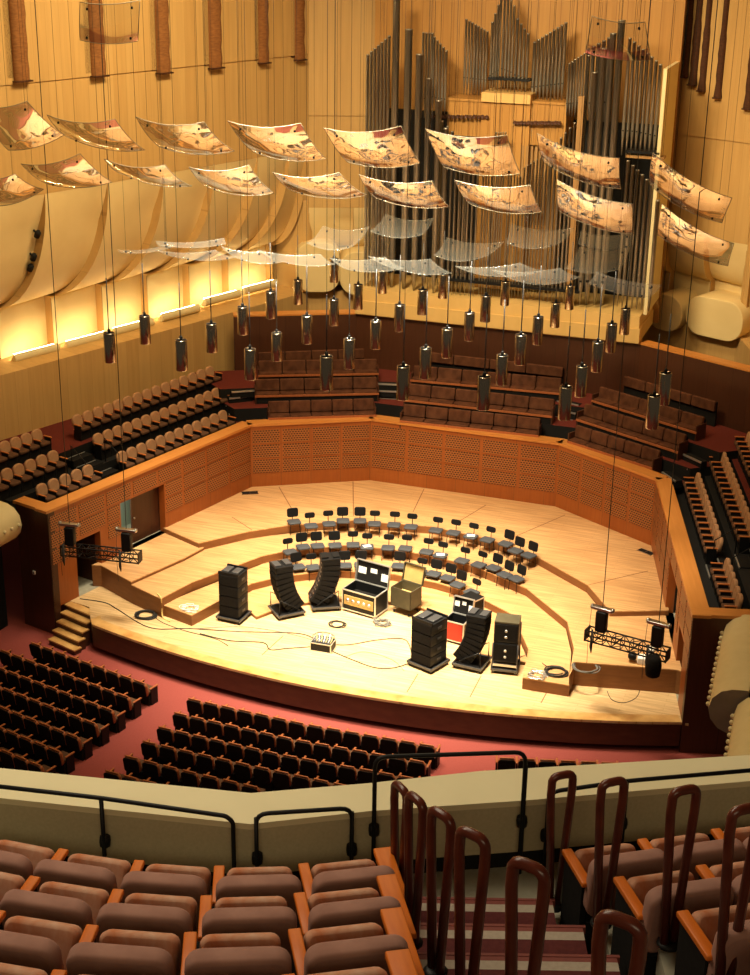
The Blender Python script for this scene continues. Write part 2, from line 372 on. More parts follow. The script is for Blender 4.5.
# stage side steps (left) -----------------------------------------------
st = thing('stage_steps', 'short flight of worn wooden steps up to the left of the stage', 'steps', (-10.6, -13.6, ZO))
for k in range(5):
    z1 = ZO+.21*(k+1)-.0; q0 = -14.35+k*.30
    M, L = frame((-10.98, q0+.32), (-9.68, q0-.12))
    b = MB(); b.bb(0.0, L, 0, .34, -.05, 0, 0); b.bb(0.02, L-.02, .03, .34, ZO-z1, -.05, 1)
    M = M.copy(); M[2][3] = z1-.02 if k == 4 else z1
    o = b.build('step', [m_border, m_fascia]); o.matrix_world = Matrix.Translation((10.6, 13.6, -ZO)) @ M; o.parent = st

# orchestra floor, balcony void ------------------------------------------
b = MB(); b.prism([(-30, -34), (30, -34), (30, 12), (-30, 12)], ZO-.2, ZO, 0); o = b.build('floor', [m_carpet], kind='structure')

# panelled walls round the stage -------------------------------------------
def stage_wall(name, p0, p1, zb, doors=(), ncol=4, xr=None):
    M, L = frame(p0, p1)
    b = MB(); xs = [0.]+[v for d in doors for v in d[:2]]+[L]; th = .28
    for i in range(0, len(xs), 2): b.bb(xs[i], xs[i+1], 0, th, zb, ZW-.1)
    for d in doors:
        b.bb(d[0], d[1], 0, th, d[3], ZW-.1)
        if d[2] > zb+.05: b.bb(d[0], d[1], 0, th, zb, d[2])
    o = b.build(name, [m_panel], M=M, kind='structure')
    b = MB(); b.bb(-.12, L+.12, -.05, .52, ZW-.1, ZW); c = b.build('wall_cap', [m_cap], o)
    w = L/ncol
    for i in range(ncol):
        for (z0, z1) in ((1.66, 2.22), (2.30, 2.86), (2.94, 3.50)):
            x0, x1 = i*w+.07, (i+1)*w-.07
            for d in doors:
                if x1 > d[0]-.03 and x0 < d[1]+.03 and z0 < d[3]+.05:
                    if x0 < d[0]-.3: x1 = min(x1, d[0]-.08)
                    elif x1 > d[1]+.3: x0 = max(x0, d[1]+.08)
                    else: x1 = x0
            if x1-x0 > .25:
                g = MB(); g.bb(x0, x1, -.015, .02, z0, z1); g.build('acoustic_panel', [m_perf], o)
    return o, M, L
wl, ML, LL = stage_wall('wall_left', AL, BL, 0, [(1.22, 2.45, 0, 2.15), (3.55, 5.95, .86, 2.86)], 8)
stage_wall('wall_back_left', BL, CL, 0, ncol=4)
stage_wall('wall_back', CL, CR, 0, ncol=5)
stage_wall('wall_back_right', CR, BR, 0, ncol=4)
wr, MR, LR = stage_wall('wall_right', BR, AR, 0, [(LL-5.95, LL-3.55, .86, 2.86), (LL-2.45, LL-1.22, 0, 2.15)], 8)
def recess(name, M, x0, x1, z0, z1, dep=1.7, inner=None, leaf=None):
    b = MB(); b.bb(x0-.1, x1+.1, dep, dep+.05, z0, z1, 1); b.bb(x0-.12, x0, .28, dep, z0, z1, 1); b.bb(x1, x1+.12, .28, dep, z0, z1, 0)
    b.bb(x0-.1, x1+.1, .28, dep, z1, z1+.06, 0); b.bb(x0-.1, x1+.1, .0, dep, z0-.06, z0, 2)
    o = b.build(name, [m_dark, inner or m_black, m_conc], M=M, kind='structure')
    if leaf:
        l = MB(); l.bb(leaf[0], leaf[1], leaf[2], leaf[2]+.05, z0+.01, z1-.02); l.build('door_leaf', [m_dark], o)
        h = MB(); h.lathe([(.03, -.05), (.04, -.02), (.04, 0)], (leaf[0]+.12, leaf[2], z0+1.0), 8, axis='y'); h.build('door_handle', [m_steel], o)
    return o
recess('door_1', ML, 3.55, 5.95, .86, 2.86, 1.7, m_blue, (4.45, 5.93, .32))
recess('door_2', ML, 1.22, 2.45, 0.004, 2.15)
recess('door_3', MR, LL-5.95, LL-3.55, .86, 2.86)
recess('door_4', MR, LL-2.45, LL-1.22, 0.004, 2.15)

# dark end piers of the side walls -------------------------------------------
def pier(name, sgn):
    A = AL if sgn < 0 else AR
    d = V3(.2576*(-sgn), .9663); n = V3(.9663*sgn, .2576)
    P = lambda t, q: tuple(V3(*A)+t*d+q*n)
    q = 1.56 if sgn < 0 else 2.6; e = -.02 if sgn < 0 else -.12
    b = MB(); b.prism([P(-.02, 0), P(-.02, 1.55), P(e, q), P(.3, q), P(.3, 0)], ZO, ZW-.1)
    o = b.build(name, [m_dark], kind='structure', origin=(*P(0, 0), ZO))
    b = MB(); b.prism([P(-.07, -.05), P(-.07, 1.5), P(e-.08, q+.05), P(.45, q+.05), P(.45, -.05)], ZW-.1, ZW+.004); c = b.build('pier_cap', [m_cap], o, origin=(*P(0, 0), ZO)); c.location = (0, 0, 0)
    f = P(-.03, 1.0)
    return o, P
pl_, PLf = pier('wall_front_left', -1)
pr_, PRf = pier('wall_front_right', 1)
def wall_plate(P, q, z, label, s):
    p = P(-.06, q); b = MB(); b.rbox((0, 0, 0), (.14, .05, .14), .02); b.lathe([(.035, -.04), (.04, -.01)], (0, 0, 0), 8, 1, 'y')
    o = b.build('wall_socket', [m_white, m_grey]); o.location = (p[0], p[1], z); o.rotation_euler = (0, 0, math.atan2(.2576*s, .9663)); tag(o, label, 'socket')
wall_plate(PLf, .85, 1.2, 'small white socket plate on the dark end wall left of the stage', -1)
wall_plate(PRf, .95, 1.35, 'small white socket plate on the dark end wall right of the stage', 1)

# terraces behind the stage walls ---------------------------------------------
def offs(P0, P1, n0, n1, t0, t1):
    d = V3(P1[0]-P0[0], P1[1]-P0[1]); d /= np.linalg.norm(d); n = V3(-d[1], d[0])
    return [tuple(V3(*P0)+t*d+q*n) for t, q in ((t0, n0), (t1, n0), (t1, n1), (t0, n1))]
def mitre(P0, P1, P2, n):
    a = V3(P1[0]-P0[0], P1[1]-P0[1]); a /= np.linalg.norm(a); c = V3(P2[0]-P1[0], P2[1]-P1[1]); c /= np.linalg.norm(c)
    na = V3(-a[1], a[0]); nc = V3(-c[1], c[0]); h = (na+nc); h /= np.linalg.norm(h)
    return tuple(V3(*P1)+h*(n/(h@na)))
def strip(chain, n0, n1):
    """chain of 3+ plan points -> polygon between two offsets, mitred"""
    lo, hi = [], []
    for i in range(1, len(chain)-1):
        lo.append(mitre(chain[i-1], chain[i], chain[i+1], n0)); hi.append(mitre(chain[i-1], chain[i], chain[i+1], n1))
    return lo+hi[::-1]
far = lambda P, Q, k: (P[0]+(Q[0]-P[0])*k, P[1]+(Q[1]-P[1])*k)
AL2, AR2 = far(BL, AL, 1.45), far(BR, AR, 1.45)
E0, E1 = far(AL, AL2, 2.), far(AR, AR2, 2.)
SIDE = [(.5, 1.85, 3.10), (1.85, 2.85, 3.66), (2.85, 5.9, 4.22)]
BACK = [(.5, 1.25, 3.48), (1.25, 2.35, 4.03), (2.35, 4.9, 4.55)]
for nm, ch in (('floor_terrace_left', [E0, AL, BL, CL]), ('floor_terrace_right', [CR, BR, AR, E1])):
    b = MB()
    for (n0, n1, z) in SIDE: b.prism(strip(ch, n0, n1), z-.14 if z < 3.2 else z-.62, z, 1, 0 if z > 4 else 1)
    b.build(nm, [m_carpetd, m_black], kind='structure')
b = MB()
for (n0, n1, z) in BACK: b.prism(strip([AL, BL, CL, CR, BR, AR], n0, n1), z-.62, z, 1, 0)
b.build('floor_terrace_back', [m_carpetd, m_black], kind='structure')

# dark wood wall behind the terrace, cream hall walls ---------------------------
def simple_wall(name, p0, p1, z0, z1, m, th=.25):
    M, L = frame(p0, p1); b = MB(); b.bb(0, L, 0, th, z0, z1); return b.build(name, [m], M=M, kind='structure')
bw = [((-10.82, 1.82), (-6.13, 4.25)), ((-6.13, 4.25), (6.13, 4.25)), ((6.13, 4.25), (10.75, 2.05)), ((10.75, 2.05), (15., -.6))]
for nm, (p, q) in zip(('wall_terrace_left', 'wall_terrace_back', 'wall_terrace_right', 'wall_terrace_side'), bw):
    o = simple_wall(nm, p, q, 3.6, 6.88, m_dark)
    M, L = frame(p, q); c = MB(); c.bb(0, L, -.03, .55, 6.88, 6.95); c.build('wall_cap', [m_cap], o)

P1, K1 = V3(-15.75, -8.88), V3(-9.66, 7.58)
dW = (K1-P1)/np.linalg.norm(K1-P1); nW = V3(-dW[1], dW[0])
ZS, ZL, ZN = 13.2, 8.75, 6.75
def hall_wall(name, p0, p1, st_, sb_, rec=1.7, mirror=False, ztop=27, zl=ZL, zn=ZN, zs=ZS):
    """boarded wall with stepped plaster scoops; local frame x along wall, y outward"""
    M, L = frame(p0, p1)
    b = MB(); b.bb(0, L, 0, .3, 3.5, zn); b.bb(0, L, -.05, .3, zs+4.05, ztop); b.bb(0, L, 0, .3, zs, zs+4.05)
    b.bb(0, L, .3, rec+1.2, zn-.1, zn)
    o = b.build(name, [m_creamw], M=M, kind='structure')
    stp = .42
    for xx in ((L-.03, L+.25), (-.25, .03)):
        b = MB(); b.bb(xx[0], xx[1], .02, rec+1.3, zn-.3, zs+.3); b.build('wall_return', [m_creamw], o)
    for k in range(len(st_)-1):
        g = MB(); rows = []; N = 14
        for i in range(N+1):
            th = i/N*math.pi/2; u = 1-math.cos(th); z = zs-(zs-zl)*math.sin(th)
            xa = st_[k]+(sb_[k]-st_[k])*u; xb = st_[k+1]+(sb_[k+1]-st_[k+1])*u
            ya, yb = (0, stp) if not mirror else (stp, 0)
            fac = min(1, i/3)
            rows.append([(xa+(xb-xa)*j/4, rec*u+(ya+(yb-ya)*j/4)*fac+.01, z) for j in range(5)])
        last = rows[-1]
        rows2 = [[(p[0], p[1], zl) for p in last], [(p[0], p[1]-.05, zl-.1) for p in last], [(p[0], p[1]-.05, zn) for p in last]]
        g.grid(rows, 0, True); g.grid(rows2, 0, False)
        # step face towards the next bay
        e = 4 if not mirror else 0
        side = [r[e] for r in rows]+[rows2[-1][e]]
        s2 = [(p[0], p[1]-stp*min(1, i/3)-.02, p[2]) for i, p in enumerate(side)]
        g.grid([side, s2], 1, False)
        g.build('wall_scoop', [m_scoop, m_creamw], o)
    return o, M, L
def sW(u, v, off):
    """position along the left hall wall of a pixel, on the plane pushed out by off"""
    q = P1+nW*off; X = atp(u, v, q, nW); return float((X[:2]-P1)@dW)
P0w = P1-dW*9
hb = [sW(x, y, 1.7) for x, y in ((-160, 315), (-66, 312), (-4, 310), (51, 306), (102, 304), (147, 298), (189, 292), (228, 283))]+[16.9]
ht = [-3.2, -.1, 2.9, 5.95, 8.85, 11.7, 14.3, 16.3, 17.5]
hall_wall('wall_hall_left', P0w, K1, [x+9 for x in ht], [x+9 for x in hb])
E_l = V3(-4.5, 9.8)
Ld = float(np.linalg.norm(E_l-K1))
wbl, Mbl, _ = hall_wall('wall_hall_back_left', K1, E_l, [0, Ld*.36, Ld*.72, Ld], [0, Ld*.36, Ld*.72, Ld], rec=.9, zl=8.6, zs=10.6)
wbr, Mbr, _ = hall_wall('wall_hall_back_right', (4.5, 9.8), (9.66, 7.58), [0, Ld*.28, Ld*.64, Ld], [0, Ld*.28, Ld*.64, Ld], rec=.9, zl=8.6, zs=10.6, mirror=True)
hall_wall('wall_hall_right', (9.66, 7.58), (15.75, -8.88), [0., 1.8, 4.3, 7.2], [0, 1.8, 4.3, 7.2], mirror=True)

for o_, M_, pl0, n_, lst in ((wbl, Mbl, K1, V3(-(E_l-K1)[1], (E_l-K1)[0]), [(318, 268, 2.0, 2.3), (360, 274, 1.8, 2.0)]), (wbr, Mbr, V3(4.5, 9.8), V3(2.22, 5.16), [(664, 313, 1.7, 1.6), (713, 319, 2.7, 1.7)])):
    for u, v, w_, h_ in lst:
        X = M_.inverted() @ Vector(tuple(atp(u, v, pl0-n_/np.linalg.norm(n_)*.55, n_)))
        b = MB(); b.rbox((X[0], .35, X[2]), (w_, 1.7, h_), .72, 7, bev=.04); b.build('wall_barrel', [m_scoop], o_)
# wall lamps in the scoops
lamp_names = ['nearest the left picture edge', 'second from the left picture edge', 'third from the left picture edge', 'third from the organ',
              'second from the organ', 'nearest the organ']
def trough(base, along, sc, label, half=1.08, z=7.32):
    M, L = frame(base, (base[0]+along[0], base[1]+along[1]))
    M2 = M @ Matrix.Translation((sc, 0, z))
    r = thing('wall_lamp', label, 'lamp', M2.to_translation(), math.atan2(along[1], along[0]), 'trough lamps along the left wall')
    b = MB(); prof = [(math.cos(a)*.20-.06, math.sin(a)*.20-.02) for a in np.linspace(math.pi*.62, math.pi*1.75, 9)]
    rows = [[(x, p[0], p[1]) for p in prof] for x in (-half, half)]
    b.grid(rows, 0, True); rows = [[(x, p[0]*.84+.0, p[1]*.84) for p in prof] for x in (-half, half)]; b.grid(rows, 0, True)
    for x in (-half, half): b.add([(x, p[0], p[1]) for p in prof], [list(range(len(prof)))])
    b.bb(-half*.9, half*.9, -.02, .12, -.17, -.13)
    b.build('lamp_housing', [m_cream], r)
    n = 5
    for k in range(n):
        x0 = -half*.93+k*(half*1.86/n); g = MB(); g.lathe([(.036, x0+.03), (.036, x0+half*1.86/n-.03)], (0, -.02, .10), 8, axis='x'); g.build('lamp_tube', [m_tubeE], r)
    return r
for (u, v), nm in zip(((34, 352), (85, 339), (131, 326), (178, 312), (220, 297), (258, 286)), lamp_names):
    X = atp(u, v, P1+nW*1.2, nW); trough(X, dW, 0, 'glowing trough lamp on the left wall, '+nm, z=float(X[2]))
nR = V3(.938, .347); X = atp(752, 341, V3(9.66, 7.58)+nR*.9, nR)
trough(X, (.347, -.938), 0, 'glowing trough lamp on the right wall at the picture edge', .9, z=float(X[2]))

# hanging banners on the upper walls
def banner(s_px, ytop, ybot, label, w, m, plane, n, dark=False):
    X = atp(s_px, ybot, plane, n); z0 = float(X[2]); hgt = 9.5 if not dark else 7
    b = MB(); rows = []
    for i in range(26):
        u = i/25; z = u*hgt
        bul = (1 if u > .0 else 1)
        ww = w*(.8 if (u > .30 and not dark) else 1)*(1 if not dark else (.75 if u > .32 else 1)); wob = .03*math.sin(i*2.3) if u < .32 else .01
        if dark and u < .03: ww *= 1.3
        prof = [(-ww/2, -.02), (-ww/2, -.16-wob), (-ww/4, -.24-wob), (ww/4, -.24-wob), (ww/2, -.16-wob), (ww/2, -.02)]
        rows.append([(p[0], p[1], z) for p in prof])
    b.grid(rows, 0, True); b.bb(-w*.6, w*.6, -.28, -.02, -.06, 0, 1)
    if not dark: b.bb(-w*.92, -w*.5, -.05, -.012, .1, hgt, 1); b.bb(w*.5, w*.62, -.05, -.012, .1, hgt, 1)  # thin dark strips paint the shadow of the recess beside the cloth
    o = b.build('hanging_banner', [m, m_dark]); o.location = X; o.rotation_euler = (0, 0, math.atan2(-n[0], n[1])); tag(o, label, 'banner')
nWd = V3(-dW[1], dW[0])
bl = [(20, 80), (97, 75), (162, 72), (214, 67)]
bl2 = [(262, 62), (298, 59)]
names = ['leftmost', 'second', 'third', 'fourth', 'fifth', 'rightmost']
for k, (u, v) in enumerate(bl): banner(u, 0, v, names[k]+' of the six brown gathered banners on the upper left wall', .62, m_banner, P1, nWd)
nD = V3(-(E_l-K1)[1], (E_l-K1)[0])/Ld
nDR = V3(-(V3(9.66, 7.58)-V3(4.5, 9.8))[1], (V3(9.66, 7.58)-V3(4.5, 9.8))[0])/Ld
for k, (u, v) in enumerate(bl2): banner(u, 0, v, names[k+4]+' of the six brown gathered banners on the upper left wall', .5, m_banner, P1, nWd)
for (u, v), nm in zip([(686, 76), (694, 84), (703, 90), (719, 97)], ['leftmost', 'second', 'third', 'fourth']): banner(u, 0, v, nm+' of the dark gathered banners on the upper right wall', .26 if nm != 'second' else .3, m_bannerd, (4.5, 9.8), nDR, True)
banner(749, 0, 108, 'dark gathered banner at the right picture edge beside the upper right wall', .3, m_bannerd, (4.5, 9.8), nDR, True)

# ceiling
b = MB(); b.bb(-32, 32, -62, 16, 29.0, 29.3); b.build('ceiling', [m_creamw], kind='structure')

# seams in the stage floor, floor hatches, little wall lamps
def seam(segs, z, parent_name):
    b = MB()
    for (u0, v0, u1, v1) in segs:
        p, q = atz(u0, v0, z), atz(u1, v1, z); d = (q-p)/np.linalg.norm(q-p); n = V3(-d[1], d[0], 0)*.018
        b.prism([tuple((p+n)[:2]), tuple((q+n)[:2]), tuple((q-n)[:2]), tuple((p-n)[:2])], z-.01, z+.002)
    o = b.build('floor_seam', [m_riser], kind='structure')
    return o
seam([(279, 487, 293, 511), (353, 481.5, 353.5, 516), (424, 489, 413, 512), (232, 517, 252, 530), (565, 515, 507, 540), (588, 585, 648, 571), (486, 505, 458, 522)], ZT, 'T')
seam([(418, 674, 407, 692), (481, 676, 470, 697), (262, 655, 283, 636), (548, 690, 541, 703)], 0, 'S')
for (u, v, lab) in ((250, 493, 'dark open floor hatch at the back left of the top tier'), (646, 552, 'dark open floor hatch at the back right of the top tier')):
    X = atz(u, v, ZT); b = MB(); b.bb(-.32, .32, -.13, .13, 0, .012, 0); b.bb(-.34, .34, -.15, -.12, 0, .02, 1); b.bb(-.34, .34, .12, .15, 0, .02, 1); b.bb(-.01, .01, -.12, .12, 0, .02, 1)
    o = b.build('floor_hatch', [m_black, m_steel if u > 400 else m_dark]); o.location = X; o.rotation_euler = (0, 0, .5 if u < 400 else -.5); tag(o, lab, 'hatch')
for i, (u, v, nm) in enumerate(((37.5, 234, 'topmost'), (33.5, 257, 'middle'), (30.5, 267.5, 'lowest'))):
    X = atp(u, v, P1+nW*(.25+.2*i), nW)
    b = MB(); b.lathe([(.05, -.16), (.11, -.14), (.12, .08), (.06, .16)], (0, 0, 0), 10); b.bb(-.03, .03, -.02, .30, -.03, .03)
    o = b.build('wall_spotlight', [m_black]); o.location = X; o.rotation_euler = (.5, 0, math.atan2(dW[1], dW[0])); tag(o, nm+' of three small black spotlights on the left plaster scoop', 'lamp', 'black spotlights on the plaster scoop')
# ------------------------------------------------------------------ pipe organ
YO = 4.4
m_orgb = noisy('golden_organ_base', (.66, .43, .15), (.72, .48, .18), (1, 1, .3), 1.5, .5)
m_orgl = noisy('light_organ_oak', (.62, .38, .13), (.68, .43, .16), (4, 1, .3), 2, .45)
org = thing('pipe_organ', 'large pipe organ of grey metal pipes on a pale wooden case', 'organ', (0, 5.4, 6.96))
OO = (0, 5.4, 6.96)
def opart(mb, name, mats, label=None):
    o = mb.build(name, mats, org, origin=OO); o.location = (0, 0, 0)
    if label: o['label'] = label
    return o
b = MB(); b.bb(-6.13, 6.1, 4.05, 7.4, 6.96, 7.55); b.bb(-6.0, 6.05, 4.12, 7.4, 7.55, 8.06)
opart(b, 'organ_base', [m_orgb], 'pale wooden base of the organ')
b = MB(); b.bb(-6.6, 6.3, 7.5, 7.8, 6.96, 27); opart(b, 'organ_back', [m_orgwood])
b = MB(); b.bb(6.12, 6.26, 4.5, 7.5, 8.06, 17.7); opart(b, 'organ_side_panel', [m_cream])
b = MB(); b.bb(-5.9, 6.0, 7.2, 7.45, 8.06, 15.2); opart(b, 'organ_chamber', [m_black], 'black inside of the organ case')
# inner wooden case: wings with trumpets, middle tower
def caseb(u0, u1, vt, vb, y0, y1, m, name):
    a = aty(u0, vt, y0); c = aty(u1, vt, y0); z0 = float(aty((u0+u1)/2, vb, y0)[2]); z1 = float((a[2]+c[2])/2)
    b = MB(); b.bb(a[0], c[0], y0, y1, z0, z1); b.bb(a[0]-.03, c[0]+.03, y0-.05, y1, z1-.05, z1+.05)
    n = int((c[0]-a[0])/.28)
    for k in range(1, n): b.bb(a[0]+(c[0]-a[0])*k/n-.015, a[0]+(c[0]-a[0])*k/n+.015, y0-.03, y0, z0, z1-.05)
    return opart(b, name, [m])
caseb(448, 484, 100, 136, 5.7, 7.2, m_orgwood, 'trumpet_chest')
caseb(530, 567, 103, 146, 5.7, 7.2, m_orgwood, 'trumpet_chest')
caseb(482, 531, 95, 290, 5.55, 7.2, m_orgwood, 'middle_case')
caseb(520, 560, 146, 290, 6.2, 7.2, m_orgwood, 'middle_case')
b = MB(); a = aty(482, 95, 5.5); c = aty(531, 95, 5.5); b.bb(a[0], c[0], 5.42, 7.2, a[2]-.25, a[2]+.12); opart(b, 'case_cornice', [m_orgl])
for (u0, u1, v) in ((434, 488, 116), (516, 560, 122)):
    for k in range(14):
        u = u0+(u1-u0)*k/13; X = aty(u, v+.4*(k % 2), 5.6); b = MB()
        b.lathe([(.015, .55), (.02, .2), (.055, -.1), (.085, -.2), (.06, -.19)], (X[0], X[1], X[2]), 8, 0, 'y'); opart(b, 'trumpet_pipe', [m_dark])
# pipes: (u0, u1, count, top v at u0, u1, foot v at u0, u1, plane y, width fill, wooden)
G = [(366, 391, 7, 56, 34, 292, 293, 4.62, .86, 0), (393, 401, 1, -10, -10, 287, 287, 4.75, .9, 0), (405, 413, 1, 29, 29, 290, 290, 4.7, .95, 0),
     (416, 423, 1, 54, 54, 291, 291, 4.6, .95, 0), (426, 432, 1, 78, 78, 292, 292, 4.55, .95, 0), (436, 442, 1, 100, 100, 293, 293, 4.5, .95, 0),
     (422, 434, 4, 32, 33, 118, 118, 5.5, .82, 0), (433, 448, 5, 35, 52, 115, 114, 5.4, .82, 0),
     (465, 489, 8, 18, 32, 95, 95, 6.3, .82, 0), (491, 503, 4, 26, -8, 92, 92, 6.0, .84, 0), (504, 516, 4, -14, 8, 92, 92, 6.0, .84, 0), (516, 530, 4, 16, 36, 92, 92, 6.0, .8, 0),
     (533, 568, 9, 43, 21, 101, 102, 6.3, .84, 0), (568, 586, 6, 64, 52, 116, 118, 5.6, .8, 0), (579, 585, 1, 96, 96, 303, 303, 4.5, .95, 1), (587, 591, 1, 55, 55, 303, 303, 5.0, .9, 0),
     (592, 598, 1, 72, 72, 304, 304, 4.55, .95, 0), (600, 608, 1, 48, 48, 304, 304, 4.65, .95, 0), (610, 617, 1, 33, 33, 305, 305, 4.75, .95, 0), (618, 626, 1, 20, 20, 305, 305, 4.7, .92, 0),
     (628, 663, 8, 36, 66, 155, 157, 4.65, .8, 0), (586, 612, 5, 50, 36, 120, 122, 5.7, .8, 0),
     # lower front ranks
     (443, 449, 1, 128, 128, 294, 294, 4.55, .9, 0), (450, 481, 7, 138, 152, 295, 296, 4.6, .5, 0), (482, 494, 4, 178, 158, 296, 297, 4.6, .55, 0),
     (495, 507, 5, 132, 132, 297, 298, 4.7, .6, 0), (508, 522, 5, 160, 178, 298, 299, 4.62, .55, 0), (523, 552, 9, 168, 150, 299, 301, 4.62, .5, 0),
     (521, 548, 6, 145, 148, 215, 216, 5.6, .6, 1), (550, 577, 6, 150, 120, 301, 303, 4.6, .62, 0), (626, 654, 6, 158, 186, 306, 310, 4.5, .78, 0), (655, 661, 1, 200, 200, 311, 311, 4.5, .8, 0),
     (367, 392, 5, 150, 140, 286, 288, 4.42, .42, 0), (440, 470, 6, 118, 150, 290, 292, 5.2, .5, 0)]
pipes = []
for (u0, u1, n, t0, t1, f0, f1, y, fill, wd) in G:
    for k in range(n):
        c = (k+.5)/n; u = u0+(u1-u0)*c; tv = t0+(t1-t0)*c; fv = f0+(f1-f0)*c
        X = aty(u, tv, y); x1 = aty(u+(u1-u0)/n*.5, tv, y)[0]; x0 = aty(u-(u1-u0)/n*.5, tv, y)[0]
        z1 = float(X[2]); uf = u
        for _ in range(3):
            Z = aty(uf, fv, y); dd = X[0]-Z[0]; uf += dd*FPX/62*.95
        pipes.append(((x1-x0)/2*fill, X[0], y, max(float(Z[2]), 8.07), z1, wd))
pipes.sort(key=lambda p: -p[0]*(p[4]-p[3]))
rest = MB()
for i, (r, x, y, z0, z1, wd) in enumerate(pipes):
    b = MB() if i < 100 else rest
    ft = min(.9, (z1-z0)*.22)
    if wd:
        b.bb(x-r, x+r, y-r, y+r, z0+.2, z1, 2); b.lathe([(.05, z0), (.05, z0+.2)], (x, y, 0), 8, 2)
    else:
        b.lathe([(r*.28, z0), (r, z0+ft), (r, z0+ft+.02), (r*.985, z1-.05), (r*1.02, z1-.05), (r*1.02, z1), (r*.9, z1), (r*.9, z1-.2)], (x, y, 0), 12, 0)
        b.bb(x-r*.45, x+r*.45, y-r-.006, y-r+.05, z0+ft+.03, z0+ft+.03+r*.7, 1)
    if i < 100: opart(b, 'organ_pipe', [m_pipe, m_black, m_pipew])
o = opart(rest, 'organ_pipes_smaller', [m_pipe, m_black, m_pipew]); o['kind'] = 'stuff'
# shelves and racks
for (u0, u1, v, y, m) in ((626, 664, 157, 4.55, m_pipew), (626, 660, 152, 4.58, m_blk), (450, 464, 100, 6.0, m_black), (488, 530, 79, 5.9, m_blk), (366, 392, 270, 4.52, m_blk), (440, 580, 285, 4.5, m_blk)):
    a = aty(u0, v, y); c = aty(u1, v, y); b = MB(); z = float((a[2]+c[2])/2); b.bb(a[0], c[0], y-.08, y+.55, z-.06, z+.03); opart(b, 'pipe_rack', [m])

# ------------------------------------------------------------------ terrace benches
def bench(pa, pb, zt, label, group, nseg=5, zf=None):
    """pa, pb: plan ends of the backrest top, left to right as seen from the hall"""
    pa, pb = V3(pa[0], pa[1], 0), V3(pb[0], pb[1], 0); d = pb-pa; L = float(np.linalg.norm(d)); zf = zf if zf is not None else zt-.92
    t = thing('terrace_bench', label, 'bench', ((pa+pb)/2)[:2].tolist()+[zf], math.atan2(d[1], d[0]), group)
    h = zt-zf; w = L/nseg
    b = MB(); b.bb(-L/2, L/2, .02, .10, .0, h-.10); b.bb(-L/2, L/2, -.48, .02, .0, .30); b.build('bench_base', [m_blk2], t)
    b = MB(); b.bb(-L/2-.03, L/2+.03, -.53, -.46, .30, .38); b.build('front_rail', [m_armr], t)
    for s_ in (-1, 1): b = MB(); b.bb(s_*L/2-.03, s_*L/2+.03, -.5, .1, 0, h-.25); b.build('end_panel', [m_dark], t)
    for k in range(nseg):
        x = -L/2+(k+.5)*w
        b = MB(); b.rbox((x, -.06, h-.24), (w-.03, .15, .48), .05, M=rotx(-.12)); b.build('back_cushion', [m_plushb], t)
        b = MB(); b.rbox((x, -.26, .38), (w-.03, .46, .14), .04, plane='yz') if False else b.rbox((x, -.27, .38), (w-.03, .44, .13), .05, plane='xy'); b.build('seat_cushion', [m_plushb], t)
    return t
sec = {'left': [((268, 401), (374, 398)), ((255, 379), (377, 376.5)), ((258, 360.5), (377, 358.5))],
       'middle': [((404, 403.5), (541, 418)), ((408, 383), (555, 399)), ((414, 365), (562, 378))],
       'right': [((577, 424.5), (661, 450.5)), ((586, 403), (687, 434.5)), ((601, 386), (705, 417))]}
rown = ['front', 'middle', 'upper']
for nm, rows in sec.items():
    for r_, (qa, qb) in enumerate(rows):
        z = (4.42, 4.97, 5.42)[r_]; zf = BACK[r_][2]+.003
        A_, B_ = atz(*qa, z), atz(*qb, z)
        bench(A_, B_, z, 'long brown padded bench in the %s row of the %s terrace section behind the stage' % (rown[r_], nm), 'terrace benches behind the stage', 5 if nm != 'middle' else 6, zf)
# low padded rails behind the top benches
for nm, qa, qb in (('left', (258, 352), (364, 348)), ('middle', (416, 353), (566, 364)), ('right', (625, 375), (717, 401))):
    A_, B_ = atz(*qa, 5.62), atz(*qb, 5.62)
    if nm == 'middle': A_[1] = B_[1] = 4.10
    d = (B_-A_)[:2]; L = float(np.linalg.norm(d)); b = MB(); zf = 4.56
    n = 4
    t = thing('padded_bench_back', 'low padded back panel behind the upper bench of the %s terrace section' % nm, 'bench', ((A_+B_)/2)[:2].tolist()+[zf], math.atan2(d[1], d[0]), 'padded backs against the dark wall')
    b.bb(-L/2, L/2, 0, .08, 0, 1.0); b.build('panel_board', [m_blk2], t)
    for k in range(n): c = MB(); c.rbox((-L/2+(k+.5)*L/n, -.05, .84), (L/n-.03, .14, .42), .05); c.build('back_cushion', [m_plushb], t)

# little stairs between terrace sections: dark treads with pale nosings
def stairs(qs, label, w=1.0):
    """qs: list of (u, v, z, ang) tread centres"""
    c = atz(qs[0][0], qs[0][1], qs[0][2]); t = thing('terrace_stairs', label, 'stairs', (c[0], c[1], qs[0][2]-.3), 0, 'stairs between terrace sections')
    for (u, v, z, an) in qs:
        X = atz(u, v, z); b = MB(); b.bb(-w/2, w/2, -.14, .16, -.30, 0, 0); b.bb(-w/2, w/2, -.16, -.11, -.05, .012, 1)
        o = b.build('tread', [m_blk2, m_alu]); o.location = (X[0]-c[0], X[1]-c[1], z-qs[0][2]+.3); o.rotation_euler = (0, 0, an); o.parent = t
aL, aR = math.atan2(2.487, 4.27), -math.atan2(2.487, 4.27)
stairs([(390, 405, 3.75, .25), (390, 398, 4.03, .25), (390, 390, 4.31, .25), (390, 383, 4.58, .25)], 'dark steps between the left and middle terrace sections')
stairs([(561, 425, 3.75, -.25), (563, 417, 4.03, -.25), (566, 410, 4.31, -.25), (569, 402, 4.58, -.25)], 'dark steps between the middle and right terrace sections')
